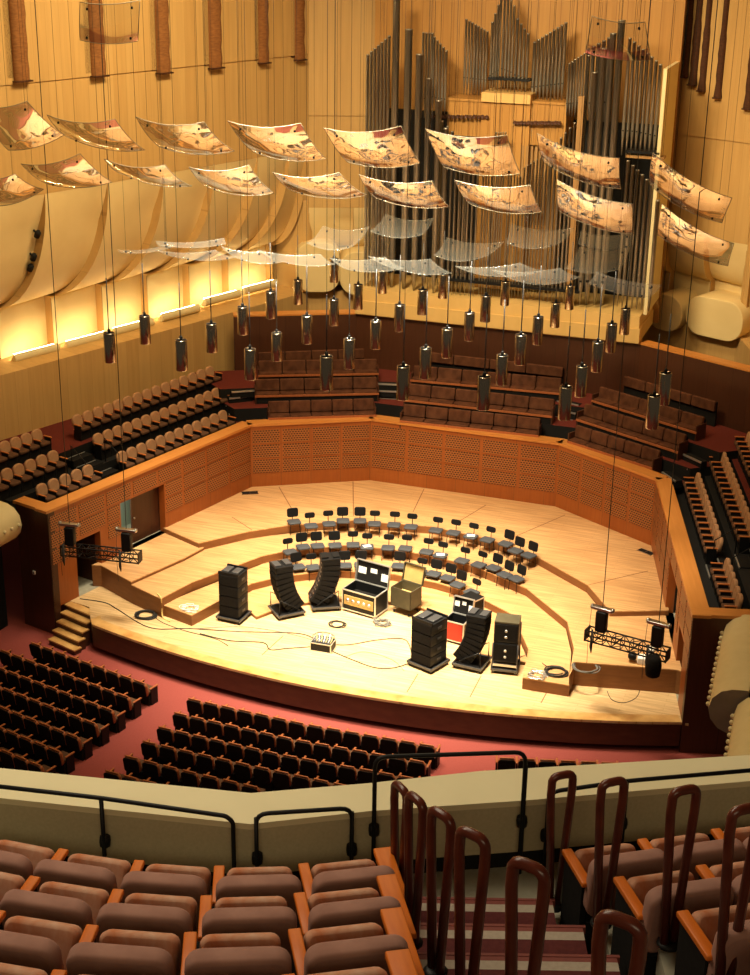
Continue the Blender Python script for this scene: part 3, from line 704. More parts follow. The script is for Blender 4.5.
stairs([(238, 411, 3.70, .9), (236, 403, 3.98, .8), (240, 396, 4.26, .7), (243, 390, 4.52, .6)], 'dark steps at the back left corner of the stage walls')
stairs([(672, 476, 3.70, -.9), (683, 464, 3.98, -.8), (695, 457.5, 4.26, -.7)], 'dark steps at the back right corner of the stage walls')

# ------------------------------------------------------------------ acrylic reflectors
PAN = {
 'A': (41, 'highest hanging row', [[(-25, 105), (27, 101), (64, 135), (8, 150)], [(47, 115), (115, 119), (145, 150), (70, 138)], [(136, 117), (204, 122), (234.5, 151), (160, 147)],
   [(228, 121), (300.5, 123), (326, 158.7), (254, 152)], [(324, 128), (401, 126), (420, 163), (347.5, 162)], [(425.6, 129), (507, 135), (520.5, 173.6), (444, 167)],
   [(537, 133.5), (619.5, 158), (621, 189), (544.7, 163)], [(653, 152.5), (732, 198), (722, 223), (650, 185)]]),
 'B': (45, 'second row', [[(-30, 176), (15, 174), (44, 189), (-5, 206)], [(21, 164), (80, 153.5), (112, 182), (48, 184)], [(104, 159), (165, 165), (192, 186), (126, 175)], [(188.7, 167), (248.4, 165), (274, 193), (209, 187.5)],
   [(272.8, 172.5), (339, 172.5), (366.7, 195), (296, 192)], [(359, 174.7), (432, 181), (449, 206.7), (376, 198)], [(454.4, 180), (530, 185), (542, 212), (470.4, 204.5)],
   [(557, 180), (632.7, 204), (634, 234.7), (559, 211)], [(662, 204), (734, 243.5), (728, 266), (657.6, 234.7)]]),
 'C': (50, 'tilted row before the organ pipes', [[(323, 226), (370, 226), (351, 247), (307, 243)], [(386, 214), (434, 218), (421, 235), (370, 231)], [(447, 237.5), (505, 241), (480, 258), (434, 255)],
   [(511, 224), (574, 228), (555, 245), (506.7, 243)], [(580, 247), (630, 247), (619.6, 269), (565, 268)], [(581, 231), (634, 232), (633, 246), (578, 243)]]),
 'D': (48, 'lowest row seen edge-on', [[(118, 250), (172, 243), (176, 245), (125, 252)], [(156, 241), (224, 238), (226, 244), (160, 245)], [(156, 250), (215, 250), (236, 257), (185, 258)], [(221, 246), (262, 251), (282, 262), (240, 259)], [(258, 250), (320, 254), (335, 264), (285, 262)],
   [(330, 258), (385, 257), (404, 268), (350, 270)], [(368, 256), (430, 259), (452, 273), (400, 270)], [(455, 266), (520, 263), (545, 270), (490, 276)], [(492, 270), (560, 268), (580, 277), (530, 284)], [(597, 272), (662, 285), (648, 297), (588, 283)]]),
 'E': (38, 'two high reflectors near the ceiling', [[(80, 2), (140, 0), (138, 41), (80, 40)], [(592, 16), (645, 22), (651, 60), (585, 53)]]),
}
ZCEIL = 28.98
for key, (D, rn, quads) in PAN.items():
    for i, q in enumerate(quads):
        tilt = {'A': (-.95, .95), 'B': (-.8, .8), 'C': (.9, -.9), 'D': (-1.1, 1.1), 'E': (-.4, .4)}[key]
        TLp, TRp = atd(*q[0], D+tilt[0]), atd(*q[1], D+tilt[0]); BRp, BLp = atd(*q[2], D+tilt[1]), atd(*q[3], D+tilt[1])
        n = np.cross(TRp-TLp, BLp-TLp); n /= np.linalg.norm(n); n = n if n[2] < 0 else -n
        sag = .16 if key != 'D' else .10
        c = (TLp+TRp+BRp+BLp)/4; N = 8; rows = []
        for a in range(N+1):
            v = a/N; row = []
            for e in range(N+1):
                u = e/N; p = (TLp*(1-u)+TRp*u)*(1-v)+(BLp*(1-u)+BRp*u)*v
                row.append(p+n*sag*(1-(2*u-1)**2)*1.0+n*sag*.6*(1-(2*v-1)**2)-c)
            rows.append(row)
        pos = 'leftmost' if i == 0 else 'rightmost' if i == len(quads)-1 else ORD[i]+' from the left'
        t = thing('acoustic_reflector', 'curved clear acrylic reflector, %s, %s' % (pos, rn) if key != 'E' else 'clear acrylic reflector %s' % ('above the left wall panels near the top edge' if i == 0 else 'in front of the right organ tower top'), 'reflector', c, 0, 'hanging acrylic reflectors')
        b = MB(); b.grid(rows, 0, True); b.build('reflector_sheet', [m_acr if key in 'ABE' else m_acrm], t)
        b = MB(); e = [r[0] for r in rows]; P_ = rows[0]+[r[-1] for r in rows[1:]]+rows[-1][::-1][1:]+[r[0] for r in rows[::-1][1:-1]]
        b.tube(P_, .011, 4, closed=True); b.build('reflector_rim', [m_acre if key in 'ABE' else m_acrm], t)
        for (a, e) in ((1, 1), (1, N-1), (N-1, 1), (N-1, N-1)):
            p = rows[a][e]; b = MB(); b.lathe([(.03, -.03), (.03, .03)], p, 6); b.build('bolt', [m_black], t)
        for (a, e) in ((1, 1), (1, N-1)):
            p = rows[a][e]; b = MB(); b.tube([p, (p[0], p[1], ZCEIL-c[2])], .0045, 4); b.build('hanging_wire', [m_cable], t)

# ------------------------------------------------------------------ chrome cylinder lamps
CYL = [(110.5, 333, 362), (145.5, 316, 343.5), (182, 340, 370), (212, 324, 352), (243, 307, 334), (271, 292, 318), (250.5, 349, 379), (277, 333, 360.5), (298, 280.5, 304), (307, 316, 343),
       (326.5, 355, 389), (334, 299.5, 325), (334, 261, 282), (349, 339, 368), (358, 285, 309), (375.4, 321, 348.5), (382.3, 271, 293), (399, 305, 331), (422, 290, 314.5), (442.5, 275, 298),
       (402.7, 366, 399), (425, 348, 378), (446.4, 329, 357), (468.8, 313, 340), (485, 296, 321.5), (504.6, 282, 305), (483, 376, 409), (501, 355, 384.5), (519.5, 335, 364), (537, 317, 344), (554.5, 303, 327),
       (569, 286, 309), (564, 386.5, 419), (580, 366, 396), (596, 342, 371), (610, 324, 351.6), (624, 309, 334), (651.5, 395, 428), (663, 372.6, 404)]
CYL.sort(key=lambda c: (round(c[1]/24), c[0]))
lampP = None; rowsC = {}; lamps_all = []
for c in CYL: rowsC.setdefault(round(c[1]/24), []).append(c)
hn = {k: i for i, k in enumerate(sorted(rowsC))}
for k in sorted(rowsC):
    for i, (u, v0, v1) in enumerate(rowsC[k]):
        D = .92*.955*FPX/(v1-v0); D = min(max(D, 40), 57.5); X = atd(u, v1, D)
        pos = 'leftmost' if i == 0 else 'rightmost' if i == len(rowsC[k])-1 else ORD[i]+' from the left'
        lab = 'chrome cylinder lamp, %s in the %s level from the top' % (pos, ORD[hn[k]])
        if lampP is None:
            lampP = thing('pendant_lamp', lab, 'lamp', X, .3, 'hanging chrome cylinder lamps')
            b = MB(); b.lathe([(.17, .0), (.175, .01), (.175, .90), (.17, .92), (.15, .92), (.15, .86)], seg=16); b.build('lamp_cylinder', [m_chrome], lampP)
            b = MB(); b.lathe([(.149, .885), (.149, .9)], seg=16); b.lathe([(.05, .9), (.05, 1.0), (.03, 1.04)], seg=10); b.bb(-.15, .15, -.02, .02, .9, .93); b.build('lamp_cap', [m_blk], lampP)
            b = MB(); b.lathe([(.15, .02), (.12, .05), (.0, .08)], seg=16); b.build('lens', [m_bulb], lampP)
            b = MB(); b.tube([(0, 0, 1.02), (0, 0, 2.6)], .018, 6); b.build('stem', [m_grey], lampP)
            o = lampP
        else: o = dup(lampP, X, .3+.1*(i % 5), lab)
        lamps_all.append((o, float(X[2])))
for o, zz in lamps_all:
    b = MB(); b.tube([(0, 0, 2.6), (0, 0, ZCEIL-zz)], .006, 4); b.build('hanging_wire', [m_cable], o)
# ------------------------------------------------------------------ theatre seats
def make_seat(name, label, cat, group, mback, mcush, marm, mshell, w=.56, loc=(0, 0, 0), rz=0, wide_arm=.055, tipped=False, shell=True, bh=.86):
    """seat faces local +y, origin on the floor"""
    t = thing(name, label, cat, loc, rz, group)
    b = MB(); M = rotx(.16)
    if tipped: b.rbox((0, -.42, bh-.25), (w+.012, .12, .50), .095, 5, M=M, bev=.028)
    else: b.rbox((0, -.24, bh-.27), (w-.045, .13, .52), .12 if shell else .21, 5, M=M)
    b.build('backrest', [mback], t)
    if shell and not tipped: b = MB(); b.rbox((0, -.325, bh-.275), (w-.06, .03, .53), .10, 4, M=M); b.build('back_shell', [mshell], t)
    b = MB()
    if tipped: b.rbox((0, -.10, .46), (w-.10, .12, .38), .06, 4, M=rotx(-.55), bev=.03)
    else: b.rbox((0, .03, .43), (w-.09, .46, .12), .07, 4, plane='xy')
    b.build('seat_cushion', [mcush], t)
    b = MB(); b.bb(-w/2+.02, w/2-.02, -.20 if not tipped else -.40, .18 if not tipped else 0, 0, .36 if not tipped else .30); b.build('seat_base', [m_blk2], t)
    return t
def arm_mb(x, mshell=True):
    b = MB(); b.rbox((x, .04, .615), (.065, .40, .035), .012, 2, plane='yz'); b.bb(x-.02, x+.02, -.12, .20, 0, .60, 1); return b
def add_arm(t, x, m, ms=m_blk): arm_mb(x).build('armrest', [m, ms], t)

m_tand = noisy('dark_tan_seat_plush', (.10, .05, .028), (.14, .07, .04), nscale=6, rough=.9, spec=.1)
# orchestra seats, seen from behind
cnt = 0
def seat_row(proto, pts, n, z, labf, group, mk, start=0):
    """n seats along polyline pts; faces the stage"""
    P = [V3(*p) for p in pts]; seg = [np.linalg.norm(P[i+1]-P[i]) for i in range(len(P)-1)]; T = sum(seg); out = []
    for k in range(n):
        s_ = (k+.5)/n*T; i = 0
        while i < len(seg)-1 and s_ > seg[i]: s_ -= seg[i]; i += 1
        d = (P[i+1]-P[i])/seg[i]; c = P[i]+d*s_; a = math.atan2(d[1], d[0])
        loc = (c[0], c[1], z); lab = labf(k, n)
        if proto[0] is None: proto[0] = mk(lab, loc, a)
        else: out.append((dup(proto[0], loc, a, lab, group), k)); continue
        out.append((proto[0], k))
    return out
RN = ['front', 'second', 'third', 'fourth', 'fifth', 'sixth', 'seventh', 'eighth']
def mk_orch(lab, loc, a):
    t = make_seat('orchestra_chair', lab, 'chair', 'orchestra seats below the stage', m_armr, m_tand, m_armr, m_blk2, .58, loc, a)
    add_arm(t, -.29, m_armr); b = MB(); b.rbox((0, -.30, .875), (.44, .05, .035), .012, 2, M=None); b.build('top_rail', [m_armr], t); return t
OP = [None]; row_ends = []
Lr = [(-5.60, -16.45), (-5.70, -17.42), (-5.78, -18.34), (-5.87, -19.24), (-5.96, -20.14), (-6.06, -21.04), (-6.18, -21.92)]
for r_, e in enumerate(Lr):
    n = [9, 10, 10, 10, 9, 8, 7][r_]; L = n*.583; d = V3(-.972, .233)
    st_ = (e[0]+d[0]*L, e[1]+d[1]*L)
    o = seat_row(OP, [st_, e], n, ZO, lambda k, n: 'dark-backed orchestra chair, %s from the aisle in the %s row of the left block' % (ORD[n-1-k], RN[r_]), 'orchestra seats below the stage', mk_orch)
    row_ends.append((o[-1][0], .29))
Cr = [((-4.08, -16.78), (4.24, -16.76)), ((-4.1, -17.74), (4.24, -17.72)), ((-4.17, -18.68), (4.2, -18.66)), ((-4.25, -19.6), (2.6, -19.72)), ((-4.37, -20.52), (.2, -20.7)), ((-4.49, -21.44), (-2.0, -21.55))]
for r_, (a_, e) in enumerate(Cr):
    n = [14, 14, 14, 11, 7, 4][r_]; mid = ((a_[0]+e[0])/2, (a_[1]+e[1])/2-(.16 if r_ < 3 else .03))
    o = seat_row(OP, [a_, mid, e], n, ZO, lambda k, n: 'dark-backed orchestra chair, %s from the left in the %s row of the centre block' % (ORD[k], RN[r_]), 'orchestra seats below the stage', mk_orch)
    if r_ < 3: row_ends.append((o[-1][0], .29))
for r_, (a_, e, n) in enumerate([((6.06, -16.74), (11.3, -15.25), 9), ((5.95, -17.66), (7.7, -17.2), 3)]):
    o = seat_row(OP, [a_, e], n, ZO, lambda k, n: 'dark-backed orchestra chair, %s from the left in the %s row of the right block' % (ORD[k], RN[r_]), 'orchestra seats below the stage', mk_orch)
for o, x in row_ends: add_arm(o, x, m_armr)

m_tand = noisy('dark_tan_seat_plush', (.10, .05, .028), (.14, .07, .04), nscale=6, rough=.9, spec=.1)
m_armo = noisy('orange_terrace_arm_wood', (.52, .15, .035), (.60, .19, .05), (6, 1, 1), 3, .35)
# side terrace seats, facing the stage
def mk_side(lab, loc, a):
    t = make_seat('terrace_chair', lab, 'chair', 'side terrace seats', m_tan, m_tand, m_armo, m_blk2, .54, loc, a, shell=False, bh=.92)
    add_arm(t, -.27, m_armo); return t
SP = [None]; ends2 = []
def side_pt(sgn, t_, n_):
    A = AL if sgn < 0 else AR
    return (A[0]+t_*.2576*(-sgn)+n_*.9663*sgn, A[1]+t_*.9663+n_*.2576)
SR = [[('near', .95, 3.85, 5), ('far', 5.1, 11.6, 12)], [('near', -1.4, 3.1, 8), ('far', 4.9, 12.4, 14)], [('near', -.4, 3.3, 7), ('far', 4.85, 13.2, 15)]]
for sgn, nm in ((-1, 'left'), (1, 'right')):
    for r_ in range(3):
        nb = (1.33, 2.33, 3.33)[r_]-(0 if sgn < 0 else .07); z = SIDE[r_][2]
        for (blk, t0, t1, n) in SR[r_]:
            if sgn > 0:
                if (r_, blk) in ((1, 'near'), (2, 'near')): continue
                if r_ == 0 and blk == 'near': t0, t1, n = .75, 3.9, 6
                if r_ == 2: t0, n = 9.5, 7
            p, q = side_pt(sgn, t0, nb), side_pt(sgn, t1, nb)
            if sgn < 0: p, q = q, p      # local x runs so that +y faces the stage
            # facing the stage: left of direction must be inward
            o = seat_row(SP, [p, q], n, z, (lambda k, n: 'tan terrace chair, %s from the stair gap, %s row of the %s %s block' % (ORD[(n-1-k) if (sgn < 0) == (blk == 'far') else k], RN[r_], blk, nm)), 'side terrace seats', mk_side)
            ends2.append(o[-1][0])
for o in ends2: add_arm(o, .27, m_armo)
# stairs and rails in the gaps of the side terraces
for sgn, nm in ((-1, 'left'), (1, 'right')):
    A = side_pt(sgn, 4.2, .6); t = thing('terrace_stairs', 'short dark steps with pale nosings in the %s side terrace' % nm, 'stairs', (A[0], A[1], 3.105), 0, 'stairs between terrace sections')
    for k, (n_, z, t_) in enumerate([(1.25, 3.12, 4.55), (1.6, 3.39, 4.5), (2.1, 3.68, 4.2), (2.55, 3.94, 4.1)]):
        p = side_pt(sgn, t_, n_); b = MB(); b.bb(-.5, .5, -.18, .22, -.25 if k else -.012, .012, 0); b.bb(-.5, .5, -.2, -.16, -.03, .02, 1); o = b.build('tread', [m_blk2, m_alu], t)
        o.location = (p[0]-A[0], p[1]-A[1], z+.01-3.105+.0); o.rotation_euler = (0, 0, math.atan2(.9663, -.2576*sgn)+(0 if sgn < 0 else math.pi)-(math.pi if sgn < 0 else 0)+(math.pi if sgn > 0 else 0)*0)
    for t_, n_ in ((3.55, 2.0), (4.9, 1.6)):
        p, q = side_pt(sgn, t_, n_-.35), side_pt(sgn, t_, n_+.35); z = 3.66 if n_ > 1.85 else 3.1
        b = MB(); z0 = 3.1
        b.tube([(p[0], p[1], 3.1), (p[0], p[1], 4.1), (q[0], q[1], 4.6), (q[0], q[1], 3.66)], .02, 6)
        o = b.build('handrail', [m_blk], origin=(p[0], p[1], 3.1)); tag(o, 'thin black handrail beside the %s steps of the %s side terrace' % ('nearer' if t_ < 4 else 'farther', nm), 'handrail')

# ------------------------------------------------------------------ musicians' chairs
def make_chair(label, wide, loc, rz):
    t = thing('musician_chair', label, 'chair', loc, rz, 'black chairs on the stage tiers')
    b = MB(); b.rbox((0, .02, .46), (.50, .46, .075), .08, 3, plane='xy'); b.build('seat', [m_blkseat], t)
    b = MB()
    if wide: b.rbox((0, -.22, .76), (.44, .05, .36), .08, 4, M=rotx(.12))
    else: b.rbox((0, -.24, .80), (.40, .05, .22), .08, 4, M=rotx(.12))
    b.build('backrest', [m_blk], t)
    b = MB(); b.tube([(0, -.10, .43), (0, -.26, .46), (0, -.27, .62), (0, -.27, .78)], .016, 6); b.build('back_post', [m_blk], t)
    b = MB(); b.bb(-.19, .19, -.15, .19, .415, .435); b.build('seat_frame', [m_blk], t)
    for sx in (-1, 1):
        for sy in (-1, 1): b = MB(); b.tube([(sx*.18, .02+sy*.16, .42), (sx*.205, .02+sy*.19, 0)], .014, 6); b.build('leg', [m_blk], t)
    return t
m_blkseat = noisy('charcoal_seat_vinyl', (.045, .048, .055), (.06, .064, .072), nscale=9, rough=.55)
rows_ch = [('rear', ZB, [(294, 521, 1), (311, 525, 0), (329, 523, 0), (343, 520, 1), (360, 520, 1), (374.5, 523, 0), (394, 524, 0), (411, 526, 0), (436, 529.5, 0), (453.6, 532, 0), (471, 535.5, 0), (487.6, 539, 0), (506, 543, 1), (516, 550, 1), (529, 554.5, 1)]),
           ('middle', ZC, [(290, 551, 0), (303, 546, 1), (317.5, 545, 1), (335, 544.5, 1), (353, 544, 0), (367, 546, 0), (388, 547, 0), (405.5, 547.5, 0), (426.5, 551, 0), (440.5, 554.5, 0), (462, 560, 0), (479, 564, 0), (494, 567, 1), (505, 574, 1), (517, 578, 1)]),
           ('front', ZD, [(298, 566, 1), (313, 566.5, 0), (331, 568, 0), (345, 564.5, 1), (361, 564, 1), (398.6, 565, 1), (420, 571, 0), (434, 573, 1), (448, 577, 1), (458, 584, 1), (472, 591.5, 0)])]
CP = {}
papers = []
for rn, z, L in rows_ch:
    for i, (u, v, wd) in enumerate(L):
        X = atz(u, v, z+.49); a = math.atan2(-12.8-X[1], .3-X[0])-math.pi/2
        lab = 'black musician chair with %s backrest, %s from the left in the %s row' % ('a tall' if wd else 'a low', ORD[i], rn)
        if wd not in CP: CP[wd] = make_chair(lab, wd, (X[0], X[1], z), a)
        else: dup(CP[wd], (X[0], X[1], z), a, lab)
        if (rn, i) in (('rear', 10), ('middle', 5), ('middle', 9)): papers.append((X[0], X[1], z+.492, a, rn, ORD[i]))
for (x, y, z, a, rn, o_) in papers:
    b = MB(); b.bb(-.15, .15, -.11, .11, 0, .006); o = b.build('paper_sheet', [m_white]); o.location = (x, y, z); o.rotation_euler = (0, 0, a+.4)
    tag(o, 'white sheets left on the %s chair of the %s chair row' % (o_, rn), 'paper', 'papers on chairs')

# ------------------------------------------------------------------ loudspeakers and cases
def dolly(t, w, d, m=m_blk):
    b = MB(); b.bb(-w/2, w/2, -d/2, d/2, .12, .17); b.bb(-w/2-.02, w/2+.02, -d/2-.02, -d/2+.02, .11, .19, 1); b.bb(-w/2-.02, w/2+.02, d/2-.02, d/2+.02, .11, .19, 1); b.bb(-w/2-.02, -w/2+.02, -d/2, d/2, .11, .19, 1); b.bb(w/2-.02, w/2+.02, -d/2, d/2, .11, .19, 1)
    b.build('dolly_board', [m, m_grey], t)
    for sx in (-1, 1):
        for sy in (-1, 1): b = MB(); b.lathe([(.055, -.02), (.055, .02)], (sx*(w/2-.06), sy*(d/2-.06), .055), 10, axis='x'); b.bb(sx*(w/2-.06)-.03, sx*(w/2-.06)+.03, sy*(d/2-.06)-.03, sy*(d/2-.06)+.03, .06, .12, 1); b.build('caster', [m_blk, m_steel], t)
def grille(b, w, d, z0, z1, mi=1): b.bb(-w/2+.03, w/2-.03, -d/2-.012, -d/2+.01, z0+.02, z1-.02, mi)
def stack(label, loc, rz, w=.78, d=.72, n=4, h=.40):
    t = thing('speaker_stack', label, 'loudspeaker', loc, rz); dolly(t, w+.14, d+.14)
    for k in range(n):
        z0 = .19+k*h; b = MB(); b.rbox((0, 0, z0+h/2), (w, d, h-.012), .025, 2, plane='xy'); grille(b, w, d, z0, z0+h)
        for sx in (-1, 1): b.bb(sx*w/2-.012, sx*w/2+.012, -.10, .10, z0+h*.4, z0+h*.62, 2); 
        b.build('speaker_cabinet', [m_blk, m_blk2, m_grey], t)
    z = .19+n*h; b = MB(); b.bb(-w/2, w/2, -d/2, d/2, z, z+.03); b.bb(-w/2, w/2, -d/2, -d/2+.06, z+.03, z+.10); b.bb(-w/2, w/2, d/2-.06, d/2, z+.03, z+.10)
    b.build('top_frame', [m_blk], t)
    for k in (-1, 0, 1)[:3:2]: b = MB(); b.rbox((k*w*.24, 0, z+.07), (w*.34, d*.62, .06), .04, 2, plane='xy'); b.build('carry_grip', [m_grey], t)
    return t
def curved(label, loc, rz, sgn, n=9, h=.20, w=.74, d=.62, back=False):
    t = thing('line_array', label, 'loudspeaker', loc, rz); dolly(t, 1.0, .95)
    x, z = .30*sgn, .22
    for k in range(n):
        th = math.radians(34-34*k/(n-1)*1.05)*sgn          # leaning of this cabinet
        M = roty(-th); c = V3(x, 0, z)+M@V3(0, 0, h/2)
        b = MB(); b.rbox(c, (w-.08, d, h-.012), .02, 2, M=M, plane='xy'); b.box(c+M@V3(0, -d/2-.008, 0), (w-.16, .016, h-.05), 1, M); b.box(c+M@V3((w/2-.04)*(-sgn), 0, 0), (.016, d*.8, h-.04), 1, M)
        if back: b.box(c+M@V3((w/2-.035)*(-1), -.05, 0), (.02, .13, h*.5), 2, M); b.box(c+M@V3((w/2-.035)*(-1), -.2, 0), (.022, .06, .05), 3, M)
        b.build('speaker_cabinet', [m_blk, m_blk2, m_grey, m_steel], t)
        x, z = (V3(x, 0, z)+M@V3(0, 0, h))[[0, 2]]
    b = MB(); M = roty(-math.radians(-2)*sgn); c = V3(x, 0, z+.02); b.box(c, (w-.06, d+.02, .04), 0, M)
    for k in (-.2, .2): b.box(c+V3(k, 0, .05), (.24, d*.7, .06), 1, M)
    b.build('fly_frame', [m_blk, m_grey if not back else m_blk], t)
    for sy in (-1, 1): b = MB(); b.tube([(-.44*sgn, sy*.4, .17), (-.44*sgn, sy*.4, .75), (.1*sgn, sy*.36, .40), (.40*sgn, sy*.4, .17)], .022, 6); b.build('brace', [m_blk], t)
    return t
def face(p, q=(15.14, -54.8)): return math.atan2(q[1]-p[1], q[0]-p[0])+math.pi/2     # local -y towards q
P_ = lambda u, v, z=0: atz(u, v, z)
a_ = P_(231, 621); stack('tall black loudspeaker stack on a dolly, alone at the left of the stage', (a_[0], a_[1]+.25, 0.001), face(a_)-.5)
a_ = P_(284, 616); curved('black curved line array leaning left, left one of the leaning pair', (a_[0], a_[1]+.25, .001), face(a_)+.4, 1)
a_ = P_(322, 609); curved('black curved line array leaning right, with connectors showing, beside the open case', (a_[0], a_[1]+.25, .001), face(a_)+.15, -1, back=True)
a_ = P_(426, 668); stack('black loudspeaker stack on a dolly, left of the three at stage right', (a_[0], a_[1]+.25, .001), face(a_)-.65, .85, .85, 4, .38)
a_ = P_(469, 669); curved('black leaning line array, middle one of the three at stage right', (a_[0], a_[1]+.3, .001), face(a_)-.35, -1)
a_ = P_(503, 673)
t = thing('amplifier_rack', 'black rack of two speaker boxes, rightmost of the three at stage right', 'loudspeaker', (a_[0], a_[1]+.3, .001), face(a_)-.1)
dolly(t, .86, .8)
for k in range(2):
    z0 = .42+k*.72; b = MB(); b.rbox((0, 0, z0+.345), (.80, .66, .68), .02, 2, plane='xy'); b.bb(-.36, .36, -.345, -.32, z0+.05, z0+.64, 1)
    for s_, zz in ((-1, .2), (1, .2), (-1, .42), (1, .42))[::2]: b.lathe([(.05, -.36), (.045, -.34)], (0, 0, z0+zz), 10, 2, 'y')
    b.build('speaker_cabinet', [m_blk, m_grey2 if False else m_blk2, m_alu], t)
b = MB(); b.bb(-.40, .40, -.33, .33, 1.82, 1.87); b.build('rack_lid', [m_olive], t)
for sx in (-1, 1):
    for sy in (-1, 1): b = MB(); b.tube([(sx*.41, sy*.36, .17), (sx*.41, sy*.36, 1.1 if sy < 0 else 1.6)], .022, 6); b.build('frame_post', [m_grey], t)
b = MB(); b.bb(-.4, .4, -.35, -.31, .26, .34); b.build('frame_bar', [m_alu], t)

def flight_case(label, loc, rz, w, d, h, body, trim, lid=True, inner=m_blk2, liner=None, wheels=True, z0=.10, lid_ang=100):
    t = thing('flight_case', label, 'case', loc, rz)
    b = MB(); th = .03
    b.bb(-w/2, w/2, -d/2, -d/2+th, z0, h); b.bb(-w/2, w/2, d/2-th, d/2, z0, h); b.bb(-w/2, -w/2+th, -d/2, d/2, z0, h); b.bb(w/2-th, w/2, -d/2, d/2, z0, h); b.bb(-w/2, w/2, -d/2, d/2, z0, z0+.03)
    b.bb(-w/2+th, w/2-th, -d/2+th, d/2-th, h-.35 if h > .5 else z0+.04, h-.33 if h > .5 else z0+.05, 1); o = b.build('case_body', [body, inner], t)
    if not lid: b = MB(); b.bb(-w/2, w/2, -d/2, d/2, h, h+.04); b.build('case_lid', [body], t)
    if trim:
        b = MB(); e = .025
        for x in (-w/2, w/2):
            for y in (-d/2, d/2): b.box((x, y, (z0+h)/2), (e*1.6, e*1.6, h-z0))
        for z in (z0, h):
            for y in (-d/2, d/2): b.box((0, y, z), (w, e*1.6, e*1.6))
            for x in (-w/2, w/2): b.box((x, 0, z), (e*1.6, d, e*1.6))
        b.build('case_trim', [trim], t)
    if lid:
        a = math.radians(lid_ang-90); M = rotx(-a); lh = d*.95
        def L_(p): return V3(0, d/2, h)+M@np.array(p, float)
        b = MB(); b.box(L_((0, .06, lh/2)), (w, .03, lh), 0, M); b.box(L_((0, .02, .02)), (w, .10, .03), 0, M); b.box(L_((0, .02, lh)), (w, .10, .03), 0, M)
        for s_ in (-1, 1): b.box(L_((s_*w/2, .02, lh/2)), (.03, .10, lh), 0, M)
        b.box(L_((0, .042, lh/2)), (w-.05, .01, lh-.05), 1, M)
        o = b.build('case_lid', [body if trim is None else trim, liner or inner], t)
        if trim is m_alu:
            for k, (x, z, sx, sz, rd) in enumerate([(-.33, .42, .24, .30, 0), (.36, .30, .2, .34, 0), (.02, .5, .2, .2, 1)]):
                c = MB(); c.box(L_((x*w, .034, z*lh+.1)), (sx*w, .006, sz*lh), 0, M); g = c.build('paper_note', [m_white], o)
    if wheels:
        for sx in (-1, 1):
            for sy in (-1, 1): b = MB(); b.lathe([(.05, -.02), (.05, .02)], (sx*(w/2-.1), sy*(d/2-.1), .05), 8, axis='x'); b.build('caster', [m_blk], t)
    return t
a_ = P_(362, 614)
t = flight_case('large open black case with silver edges and notes in the lid', (a_[0], a_[1]+.3, .001), face(a_)-.55, 1.35, .85, .85, m_blk, m_alu)
b = MB(); b.bb(-.6, .6, -.45, -.42, .3, .66); 
for k in range(5): b.lathe([(.07, -.46), (.05, -.45)], (-.44+k*.22, 0, .48), 8, 1, 'y')
b.build('front_panel', [m_ply, m_alu], t)
a_ = P_(404, 614); flight_case('olive open trunk on legs with raised plywood lid beside the silver-edged case', (a_[0], a_[1]+.2, .001), face(a_)-.6, .85, .7, 1.0, m_olive, None, True, m_ply, m_ply, True, .28, 104)
a_ = P_(473, 613, ZD); flight_case('narrow upright black case with white corners behind the leaning array', (a_[0], a_[1]-.2, .001), face(a_)-.7, .62, .55, .85, m_blk, m_alu, False)
a_ = P_(453, 646, 0)
t = flight_case('open case with a red side and white lid edge, behind the speakers at right', (a_[0], a_[1]+.5, .001), face(a_)-.45, .75, .65, .80, m_blk, m_alu, True)
b = MB(); b.bb(-.34, .34, -.338, -.32, .13, .77); b.build('front_panel', [m_red], t)
a_ = P_(322, 650)
t = thing('mixer_case', 'small open mixer case tangled with cables near the stage front', 'mixer', (a_[0], a_[1]+.1, .001), face(a_)-.35)
b = MB(); b.bb(-.36, .36, -.26, .26, 0, .30); b.build('case_body', [m_blk], t)
b = MB()
for z in (0.01, .30):
    for y in (-.26, .26): b.box((0, y, z), (.74, .03, .03))
    for x in (-.36, .36): b.box((x, 0, z), (.03, .54, .03))
for x in (-.36, .36):
    for y in (-.26, .26): b.box((x, y, .15), (.03, .03, .3))
b.build('case_trim', [m_alu], t)
b = MB(); b.box((0, 0, .33), (.62, .42, .05), 0, rotx(.12))
for i in range(6):
    for j in range(3): b.lathe([(.015, .36), (.012, .385)], (-.25+i*.1, -.12+j*.1, 0), 6, 1)
b.build('mixer_panel', [m_grey, m_white], t)
b = MB()
for k in range(7): b.tube([(-.3+.1*k, .25, .3), (-.28+.1*k, .12, .45+.04*(k % 3)), (-.2+.09*k, -.05, .40), (-.15+.08*k, -.2, .36)], .014, 5, k % 2)
b.build('patch_cables', [m_cablew, m_white], t)

